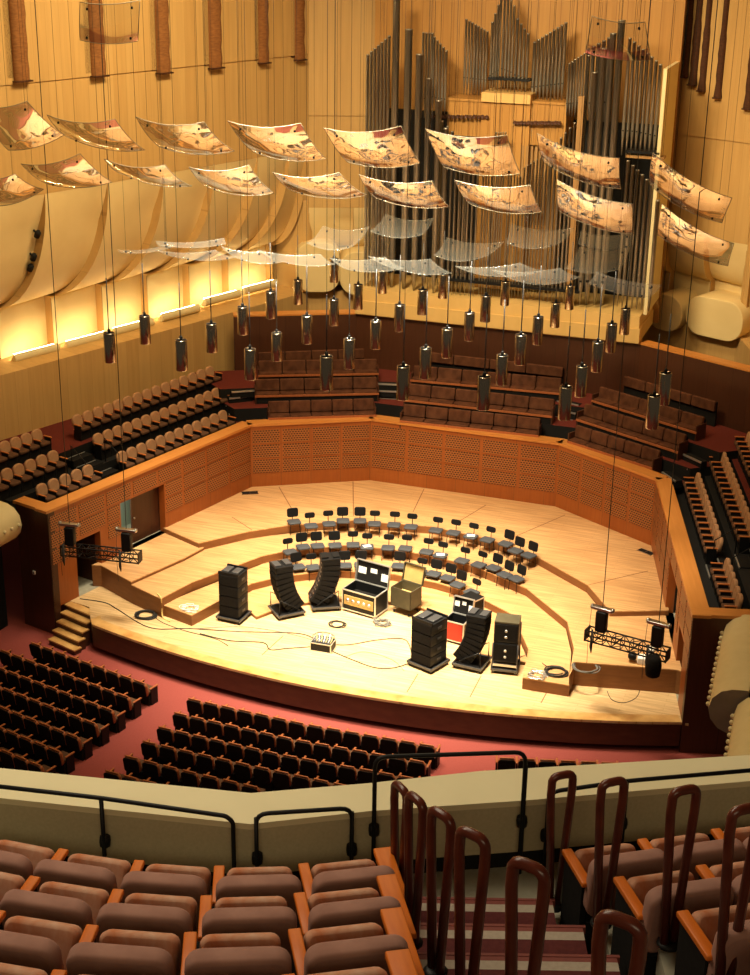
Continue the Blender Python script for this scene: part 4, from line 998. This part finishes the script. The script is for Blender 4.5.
# cables on the stage
def coil(label, u, v, z, r, m, n=4, th=.018, wob=.03):
    X = P_(u, v, z); b = MB(); pts = []
    N = n*20
    for i in range(N):
        a = i/20*2*math.pi; rr = r*(1+.10*math.sin(i*.37))+random.uniform(-wob, wob)*.4; pts.append((rr*math.cos(a)+.05*math.sin(i*.11), rr*.9*math.sin(a), th+.018*(i//20)+.006*math.sin(i)))
    b.tube(pts, th, 5); o = b.build('cable_coil', [m]); o.location = (X[0], X[1], z); tag(o, label, 'cable')
coil('thick black coiled cable lying at the left stage front', 145.5, 616, 0, .34, m_cable, 4, .03)
coil('tangled white cable heap on the left third tier', 190, 609, ZC, .26, m_white, 5, .012, .2)
coil('round black cable coil on the floor in front of the open case', 337, 625, 0, .26, m_cable, 3, .018)
coil('grey cable heap on the floor right of the open trunk', 382, 624, 0, .24, m_cableg, 5, .02, .25)
coil('dark coil of cable on the right front tier corner', 556, 673, ZC, .33, m_cable, 5, .022)
coil('large flat coil of black cable on the right second tier', 585, 668, ZB, .40, m_cableg, 4, .018)
coil('silver cable heap at the right front tier corner', 537, 676, ZC, .26, m_alu, 5, .014, .25)
coil('loose loop of cable in front of the mixer case', 322, 637, 0, .36, m_cableg, 2, .012)
def cable(label, pts, m, r=.017):
    P = [P_(u, v, z)+V3(0, 0, r) for u, v, z in pts]; Q = []
    for i in range(len(P)-1):
        p0, p1, p2, p3 = P[max(i-1, 0)], P[i], P[i+1], P[min(i+2, len(P)-1)]
        for k in range(6):
            t = k/6; Q.append(.5*((2*p1)+(-p0+p2)*t+(2*p0-5*p1+4*p2-p3)*t*t+(-p0+3*p1-3*p2+p3)*t**3))
    Q.append(P[-1]); b = MB(); b.tube(Q, r, 5); o = b.build('cable', [m], origin=Q[0]); tag(o, label, 'cable')
cable('long black cable along the left stage front to the mixer case', [(80, 599, 0), (105, 603, 0), (118, 610, 0), (150, 628, 0), (190, 629, 0), (240, 632, 0), (300, 634, 0), (318, 643, 0)], m_cable)
cable('dark cable wandering from the mixer case along the front edge', [(200, 634, 0), (230, 641, 0), (263, 643, 0), (270, 650, 0), (285, 649, 0), (312, 647, 0)], m_cable)
cable('black cable running right from the mixer case to the speakers', [(333, 645, 0), (350, 645, 0), (380, 640, 0), (405, 640, 0), (412, 655, 0)], m_cable)
cable('black cable curling toward the front right of the mixer case', [(333, 652, 0), (352, 660, 0), (375, 668, 0), (395, 668, 0), (413, 662, 0)], m_cable)
cable('pale yellow cable hanging over the left tier corner', [(157, 594, ZB), (161, 598.5, ZB), (161.5, 606, ZC), (163, 618, .01), (170, 622, 0)], m_cablew, .025)
cable('thin black cable looping in front of the right tier', [(607, 691, 0), (612, 700, 0), (624, 703, 0), (636, 698, 0), (640, 690, 0)], m_cable, .01)
cable('thin dark cable trailing from the coil along the left tier front', [(152, 615, 0), (163, 623, 0), (185, 631, 0), (215, 639, 0), (228, 646, 0)], m_cable, .012)
cable('thin dark cable from the rack to the right front tier corner', [(519, 658, .14), (530, 655, .14), (543, 664, ZC), (552, 670, ZC)], m_cable, .012)
cable('thin grey cable crossing the floor before the left speaker stack', [(196, 629, 0), (240, 627, 0), (280, 632, 0), (316, 641, 0)], m_cableg, .012)
cable('thin grey cable along the stage front left of the right speakers', [(345, 657, 0), (365, 652, 0), (392, 660, 0), (404, 671, 0)], m_cableg, .012)
a_ = P_(645, 663, ZA); t = thing('stage_lamp', 'small white stage lamp with a black head on the right tier', 'lamp', (a_[0], a_[1], ZA), face(a_))
b = MB(); b.rbox((0, 0, .12), (.5, .34, .24), .06, 3); b.rbox((.14, 0, .38), (.24, .26, .40), .06, 3); b.build('lamp_body', [m_white], t)
b = MB(); b.lathe([(.05, -.16), (.13, -.10), (.14, .05), (.08, .12)], (-.40, 0, .2), 10, axis='x'); b.build('lamp_head', [m_blk], t)

# ------------------------------------------------------------------ trusses
def truss(label, pa, pb, where):
    pa, pb = np.array(pa), np.array(pb); d = pb-pa; L = float(np.linalg.norm(d)); rz = math.atan2(d[1], d[0]); h = .17
    t = thing('lighting_truss', label, 'truss', (pa+pb)/2, rz)
    for sy in (-1, 1):
        for sz in (-1, 1): b = MB(); b.tube([(-L/2, sy*h, sz*h), (L/2, sy*h, sz*h)], .026, 6); b.build('chord', [m_blk], t)
    b = MB(); n = 9
    for k in range(n+1):
        x = -L/2+L*k/n
        for s_ in (-1, 1): b.tube([(x, s_*h, -h), (x, s_*h, h)], .016, 5); b.tube([(x, -h, s_*h), (x, h, s_*h)], .016, 5)
        if k < n:
            x2 = -L/2+L*(k+1)/n; q = 1 if k % 2 else -1
            for s_ in (-1, 1): b.tube([(x, s_*h, -h*q), (x2, s_*h, h*q)], .014, 5); b.tube([(x, -h*q, s_*h), (x2, h*q, s_*h)], .014, 5)
    b.build('lacing', [m_blk], t)
    for s_ in (-1, 1): b = MB(); b.box((s_*L/2, 0, 0), (.03, 2.3*h, 2.3*h)); b.build('end_plate', [m_blk], t)
    return pa, d/L, L, rz
def hoist(label, p, rz, bag=False):
    t = thing('chain_hoist', label, 'hoist', (p[0], p[1], p[2]+.178), rz, 'chain hoists above the trusses')
    b = MB(); b.rbox((0, 0, .36), (.34, .26, .68), .05, 2); b.rbox((.0, 0, .05), (.2, .2, .12), .03, 2); b.build('hoist_body', [m_blk], t)
    b = MB(); b.rbox((0, 0, .78), (.72, .2, .10), .03, 2); b.lathe([(.07, -.38), (.08, -.30)], (0, 0, .80), 8, axis='x'); b.lathe([(.08, .30), (.07, .38)], (0, 0, .80), 8, axis='x'); b.build('hoist_beam', [m_steel], t)
    b = MB(); b.tube([(0, 0, .82), (0, 0, ZCEIL-p[2]-.20)], .014, 5); b.build('chain', [m_cable], t)
    b = MB(); b.tube([(-.2, -.2, .1), (-.2, -.22, -.5), (-.18, -.22, -.7)], [.03, .05, .012], 6); b.tube([(-.3, -.15, .75), (-.33, -.18, -.2), (-.3, -.2, -1.1)], .008, 4); b.build('cable_tail', [m_cable], t)
    if bag: b = MB(); b.lathe([(.05, -.85), (.22, -.75), (.26, -.45), (.22, -.2), (.16, -.12)], (.1, -.42, 0), 10); b.build('chain_bag', [m_blk2], t)
pa, d_, L, rz = truss('black lattice truss hanging over the left stage front', P_(63, 549, 2.5), P_(140, 557, 2.5), 'left')
hoist('black chain hoist at the outer left end of the left truss', pa+d_*.3+V3(0, 0, 0), rz); hoist('black chain hoist at the inner right end of the left truss', pa+d_*(L-.45), rz)
pa, d_, L, rz = truss('black lattice truss hanging over the right stage front', P_(587, 633, 2.5), P_(668, 655, 2.5), 'right')
hoist('black chain hoist at the inner left end of the right truss', pa+d_*.45, rz); hoist('black chain hoist with a chain bag at the outer end of the right truss', pa+d_*(L-.38), rz, True)

# ------------------------------------------------------------------ rounded box fronts at the sides
def loge(label, F, N, out):
    F, N = V3(*F), V3(*N); d = N-F; L = float(np.linalg.norm(d)); d /= L; q = V3(d[1], -d[0]);  q = q if q[0]*out < 0 else -q       # q: towards the stage
    t = thing('loge_front', label, 'balcony front', (F[0], F[1], 2.2)); zc = 3.85-2.2
    prof = [(-.14, 0), (0, 0), (.30, -.03), (.58, -.14), (.80, -.38), (.88, -.72), (.80, -1.02), (.58, -1.28), (.25, -1.42), (-.14, -1.45)]
    rows = [[(d[0]*s_+q[0]*p[0], d[1]*s_+q[1]*p[0], zc+p[1]) for p in prof] for s_ in (0, L)]
    b = MB(); b.grid(rows, 0, True); b.build('curved_front', [m_cream], t)
    
    for rw in rows: b = MB(); b.add(rw, [list(range(len(prof)))]); b.build('end_cap', [m_capgrey], t)
    n = int(L/.34)
    for k in range(n):
        s_ = (k+.5)*L/n; c = V3(d[0]*s_+q[0]*.90, d[1]*s_+q[1]*.90, zc-.66); b = MB(); b.lathe([(.02, -.08), (.055, -.05), (.065, 0), (.05, .04), (.02, .06)], c, 8); b.build('bulb', [m_bulb], t)
    b = MB(); i0 = -q*.14; b.prism([tuple((d*0-q*.14)[:2]), tuple((d*L-q*.14)[:2]), tuple((d*L-q*2.2)[:2]), tuple((d*0-q*2.2)[:2])], -3.25+.0, zc-.9); b.build('box_floor', [m_blk2], t)
m_capgrey = noisy('grey_brown_plaster', (.22, .17, .12), (.26, .20, .145), nscale=3, rough=.8)
loge('far rounded cream box front with a row of bulbs at right', (12.85, -12.9), (13.05, -17.7), 1)
loge('near rounded cream box front with a row of bulbs at right', (13.75, -17.8), (13.95, -23), 1)
loge('rounded cream box front with bulbs at the left picture edge', (-12.95, -13.3), (-13.6, -18.), -1)
b = MB(); b.prism([(-14.5, -22), (-13.55, -13.1), (-13.8, -13.0), (-14.9, -22)], ZO, 2.2); b.build('wall_front_side_left', [m_cream], kind='structure')

# ------------------------------------------------------------------ balcony in the foreground
GX, GY = R0, HD
def G3(X, Y, Z): return V3(*(CAM+GX*X+GY*Y+V3(0, 0, Z)))
HA = math.atan2(GX[1], GX[0])
ZF1 = -6.97
# parapet
ip = [atz(u, v, CAM[2]-6.34) for u, v in ((-260, 778), (0, 798), (250, 824), (370, 811), (530, 800), (750, 781), (1000, 760))]
op_ = [atz(u, v, CAM[2]-6.34) for u, v in ((-260, 746), (0, 768), (251, 793), (370, 783), (480, 771), (750, 755), (1000, 738))]
b = MB(); zb = CAM[2]-7.6; zt = CAM[2]-6.34
poly = [tuple(p[:2]) for p in ip]+[tuple(p[:2]) for p in op_[::-1]]
par = bpy.data.objects.new('wall_balcony_front', None); COL.objects.link(par); par.location = tuple(ip[2]); par['kind'] = 'structure'
b = MB(); b.prism(poly, zt-.05, zt); o = b.build('parapet_ledge', [m_parap], par, origin=tuple(ip[2])); o.location = (0, 0, 0)
b = MB(); sh = lambda p: (p[0]+GY[0]*.03, p[1]+GY[1]*.03)
b.prism([sh(p) for p in ip]+[(p[0]-GY[0]*.02, p[1]-GY[1]*.02) for p in op_[::-1]], zt-.62+.14, zt-.05, 0); b.prism([sh(sh(p)) for p in ip]+[tuple(p[:2]) for p in op_[::-1]], zb, zt-.62+.14, 1)
o = b.build('parapet_panel', [m_parapi, m_black], par, origin=tuple(ip[2])); o.location = (0, 0, 0)
# balcony floors: one platform per seat row
shx = math.sin(math.radians(2.9))
def rowsh(k): return (0.02*k if True else 0, -.89*k, .42*k)
fb = MB()
def poly2(pts, z0, z1, mi=0): fb.prism([tuple(G3(x, y, 0)[:2]) for x, y in pts], CAM[2]+z0, CAM[2]+z1, mi)
ARC = [(-5.3, 10.0), (-4.0, 9.5), (-2.73, 9.04), (-2.17, 8.88), (-1.61, 8.76), (-1.05, 8.71), (-.48, 8.75), (.11, 8.87)]
ARCR = [(1.40, 8.97), (1.96, 9.11), (2.52, 9.25), (3.08, 9.38), (3.64, 9.51), (4.2, 9.64)]
for k in range(-1, 7):
    dz = .42*max(k, 0); y = -.89*k
    lo = .30 if k >= 0 else 1.0
    L_ = [(x+.02*k, yy+y+.10) for x, yy in ARC]; hi = [(x+.02*k, yy+y+(1.2 if k <= 0 else 1.0)) for x, yy in ARC]
    if k == 0: hi = [(x, yy+1.4) for x, yy in ARC]
    if k >= 0:
        poly2([(p[0], p[1]-.58) for p in L_]+[(p[0], p[1]-.58+(.95 if k else 1.35)) for p in L_[::-1]], ZF1-.5, ZF1+dz)
        Rr_ = [(x+.21*k, yy+y+.10) for x, yy in ARCR]
        poly2([(p[0], p[1]-.58) for p in Rr_]+[(p[0], p[1]-.58+(.95 if k else 1.35)) for p in Rr_[::-1]], ZF1-.5, ZF1+dz)
poly2([(.0, 8.9), (1.6, 8.9), (1.6, 10.0), (.0, 10.0)], ZF1-.5, ZF1-.002)
fb.build('floor_balcony', [m_conc], kind='structure')
# aisle steps
ais = thing('aisle_stairs', 'striped maroon and grey carpeted balcony aisle steps', 'stairs', G3(.8, 8.97, ZF1), HA)
for k in range(9):
    y = 8.97-.57*k; z = ZF1+.20+.215*k
    if k > 6: break
    xl = .25+.033*k; xr = 1.33+.21*(.57*k/.89)
    def lc(x, yy, zz): return (x-.8, yy-8.97, zz-ZF1)
    b = MB()
    xa, xb = xl-.8, xr-.8; y0 = y-8.97; zz = z-ZF1
    b.bb(xa, xb, y0-.60, y0, -.3, zz-.004, 0)
    for q, (s0, s1, mi) in enumerate([(0, .055, 2), (.055, .14, 1), (.14, .33, 0), (.33, .39, 2), (.39, .50, 1), (.50, .60, 0)]): b.bb(xa, xb-.0, y0-s1, y0-s0, zz-.02, zz, mi)
    b.bb(xa, xb+.02, y0-.01, y0+.015, zz-.05, zz+.004, 2)
    b.build('stair_step', [m_maroon, m_stripe, m_nose], ais)
# seats
FP = [None]
def mk_fg(lab, loc, a):
    t = make_seat('balcony_chair', lab, 'chair', 'rose velour balcony seats', m_rose, m_rosew, m_arm, m_rose, .56, loc, a, tipped=True, bh=.86)
    b = MB(); b.rbox((-.28, -.20, .625), (.075, .42, .04), .014, 2, plane='yz'); b.bb(-.30, -.26, -.36, -.02, .0, .61, 1); b.build('armrest', [m_arm, m_blk2], t); return t
fg_ends = []
for k in range(6):
    r = 'front' if k == 0 else ORD[k]
    A = [(x+.02*k, y-.89*k-.0) for x, y in ARC]
    n = len(A)-1; first = max(0, 2-0)
    for i in range(first if k < 5 else 3, n):
        p, q = A[i], A[i+1]; c = ((p[0]+q[0])/2, (p[1]+q[1])/2); an = math.atan2(q[1]-p[1], q[0]-p[0])
        lab = 'rose velour balcony chair, %s from the aisle in the %s row of the left block' % (ORD[n-1-i], r)
        X = G3(c[0], c[1], ZF1+.42*k+.001)
        if FP[0] is None: FP[0] = mk_fg(lab, X, HA+an); o = FP[0]
        else: o = dup(FP[0], X, HA+an, lab, 'rose velour balcony seats')
    fg_ends.append((o, .28))
    A = [(x+.21*k, y-.89*k) for x, y in ARCR]
    for i in range(0, len(A)-1):
        p, q = A[i], A[i+1]; c = ((p[0]+q[0])/2, (p[1]+q[1])/2); an = math.atan2(q[1]-p[1], q[0]-p[0])
        if c[0]/(c[1]*.93) > .36+.03: continue
        lab = 'rose velour balcony chair, %s from the aisle in the %s row of the right block' % (ORD[i], r)
        dup(FP[0], G3(c[0], c[1], ZF1+.42*k+.001), HA+an, lab, 'rose velour balcony seats')
for o, x in fg_ends:
    b = MB(); b.rbox((x+.02, -.22, .625), (.13, .62, .045), .014, 2, plane='yz'); b.rbox((x+.03, -.22, .30), (.05, .56, .60), .03, 2, plane='yz', mi=1); c = b.build('end_armrest', [m_arm, m_blk2], o); c['label'] = 'wide orange wooden end armrest'
# loop handrails along the aisle
def loop(label, X, Y, Z, ang, w=.165, h=1.12):
    p = G3(X, Y, Z-h); t = thing('loop_handrail', label, 'handrail', p, HA+ang, 'loop handrails along the balcony aisle')
    pts = [(-.03, 0, 0), (-w/2, 0, h-.14)]
    for a in np.linspace(math.pi, math.pi/2, 5)[1:]: pts.append((-w/2+.05+.05*math.cos(a), 0, h-.05+.05*math.sin(a)))
    for a in np.linspace(math.pi/2, 0, 5): pts.append((w/2-.05+.05*math.cos(a), 0, h-.05+.05*math.sin(a)))
    pts += [(w/2, 0, h-.14), (.03, 0, 0)]
    b = MB(); b.tube(pts, .030, 10); b.build('rail_loop', [m_rail], t)
    b = MB(); b.lathe([(.075, 0), (.075, .015), (.05, .03)], seg=12); b.build('floor_flange', [m_blk], t)
Lp = [(.21, 8.84), (.29, 8.07), (.41, 7.28), (.53, 6.48), (.72, 5.64), (.97, 4.72)]
for k, (x, y) in enumerate(Lp): loop('red-brown loop handrail on the left side of the aisle, %s from the parapet' % ORD[k], x, y, -5.75+.42*k, (-1.05, -1.0, -.85, -.7, -.6, -.55)[k])
Rp = [(1.35, 9.03), (1.57, 8.3), (1.86, 7.57), (1.99, 6.75)]
for k, (x, y) in enumerate(Rp): loop('dark loop handrail on the right side of the aisle, %s from the parapet' % ORD[k], x, y, -5.75+.42*k, .35)

# pipe rails on the parapet
def pipe(label, pts, posts, r=.017):
    b = MB(); c = pts[0]; t = thing('parapet_rail', label, 'rail', c)
    Q = []
    for i, p in enumerate(pts):
        p = np.array(p)
        if 0 < i < len(pts)-1:
            a = np.array(pts[i-1])-p; e = np.array(pts[i+1])-p; la, le = np.linalg.norm(a), np.linalg.norm(e); rr = min(.09, la*.4, le*.4)
            A_ = p+a/la*rr; B_ = p+e/le*rr
            Q += [A_*(1-s_)**2+p*2*s_*(1-s_)+B_*s_*s_ for s_ in (0, .25, .5, .75, 1)]
        else: Q.append(p)
    b.tube([q-c for q in Q], r, 8); b.build('rail_pipe', [m_blk], t)
    for (top, bot) in posts:
        b = MB(); b.tube([top-c, bot-c], r, 8); b.build('rail_post', [m_blk], t)
        m = top*.45+bot*.55
        b = MB(); b.lathe([(.04, -.04), (.045, .0), (.04, .04)], m-c+GY*.05, 8); b.build('rail_bracket', [m_blk], t)
iw = CAM+GY*8.98
def onpar(u, v, off=.06):
    """pixel on the vertical plane just inside the parapet face"""
    p = np.array([GX[0], GX[1]]); 
    pts = [q[:2] for q in ip]
    best = None
    for i in range(len(pts)-1):
        a, c = pts[i], pts[i+1]; d = c-a; n = V3(-d[1], d[0]); n /= np.linalg.norm(n); a2 = a-n*off
        X = atp(u, v, a2, n); s_ = ((X[:2]-a2)@d)/(d@d)
        if -.001 <= s_ <= 1.001: return X
        if best is None or abs(s_-.5) < best[0]: best = (abs(s_-.5), X)
    return best[1]
def down(X, z): return V3(X[0], X[1], z)
zfl = CAM[2]+ZF1
pipe('black pipe rail along the left parapet, bending down at its right end', [onpar(-40, 782), onpar(101, 798), onpar(233, 831), down(onpar(233, 831), zfl+.05)][0:1]+[onpar(101, 798), onpar(226, 816), onpar(233, 822), down(onpar(233, 822), zfl+.02)], [(onpar(101, 798), down(onpar(101, 798), zfl+.02))])
pipe('black inverted-U pipe rail on the parapet bend', [down(onpar(256, 818), zfl+.02), onpar(256, 814), onpar(352, 808), down(onpar(352, 808), zfl+.02)], [(onpar(256, 818), down(onpar(256, 818), zfl+.02)), (onpar(352, 812), down(onpar(352, 812), zfl+.02))])
pipe('tall black inverted-U guard rail in front of the aisle', [down(onpar(375, 760), zfl+.02), onpar(375, 757), onpar(526, 752), down(onpar(526, 752), zfl+.02)], [(onpar(375, 770), down(onpar(375, 770), zfl+.02)), (onpar(526, 765), down(onpar(526, 765), zfl+.02))])
pipe('black pipe rail along the right parapet', [down(onpar(549, 797), zfl+.02), onpar(549, 792), onpar(627, 781), onpar(790, 767)], [(onpar(549, 800), down(onpar(549, 800), zfl+.02)), (onpar(627, 781), down(onpar(627, 781), zfl+.02))])
# ------------------------------------------------------------------ light
def area(name, loc, size, power, col=(1, .78, .45), target=None, spread=180):
    l = bpy.data.lights.new(name, 'AREA'); l.shape = 'RECTANGLE'; l.size = size[0]; l.size_y = size[1]; l.energy = power; l.color = col
    l.spread = math.radians(spread)
    o = bpy.data.objects.new(name, l); COL.objects.link(o); o.location = loc
    t = V3(*(target or (loc[0], loc[1], 0)))-V3(*loc); o.rotation_euler = Vector(t).to_track_quat('-Z', 'Y').to_euler(); return o
WARM = (1, .87, .64)
for x in (-4, 4):
    area('stage_light', (x, -13, 27.5), (3, 3), 1250, WARM, (x*.7, -10.5, 0), 44)
area('stage_light', (0, -22, 28), (4, 2), 900, WARM, (0, -8, 1), 44)
area('organ_fill_light', (-3, -16, 28), (5, 2), 1000, (1, .80, .48), (0, 5, 13), 60)  # unseen fill added to brighten the organ pipes
area('house_fill_light', (0, -18, 28.6), (16, 10), 2500, (1, .78, .41))
area('house_fill_light', (6, -44, 28.6), (12, 5), 1400, (1, .87, .62), (10, -47, 10))  # unseen fill added over the foreground balcony
area('house_fill_light', (18, -62, 28), (10, 3), 480, (1, .82, .52), (11, -46, 16))  # fill added behind the camera to lift the parapet's inner face
w = bpy.data.worlds.new('world'); SC.world = w; w.use_nodes = True
w.node_tree.nodes['Background'].inputs[0].default_value = (1, .75, .45, 1); w.node_tree.nodes['Background'].inputs[1].default_value = .05

p = ML @ Vector((4.1, 1.0, 2.75)); area('backstage_light', tuple(p), (.5, .3), 45, (.9, 1, .8), (p[0], p[1], 0))

area('wall_fill_light', (-3, -8, 28), (8, 2), 1050, (1, .78, .42), (-14, -3, 15), 100)  # unseen fill added to brighten the upper left wall
area('wall_fill_light', (4, -6, 28), (5, 2), 600, (1, .78, .42), (10, 5, 14), 100)  # smaller added fill of the same kind for the right wall
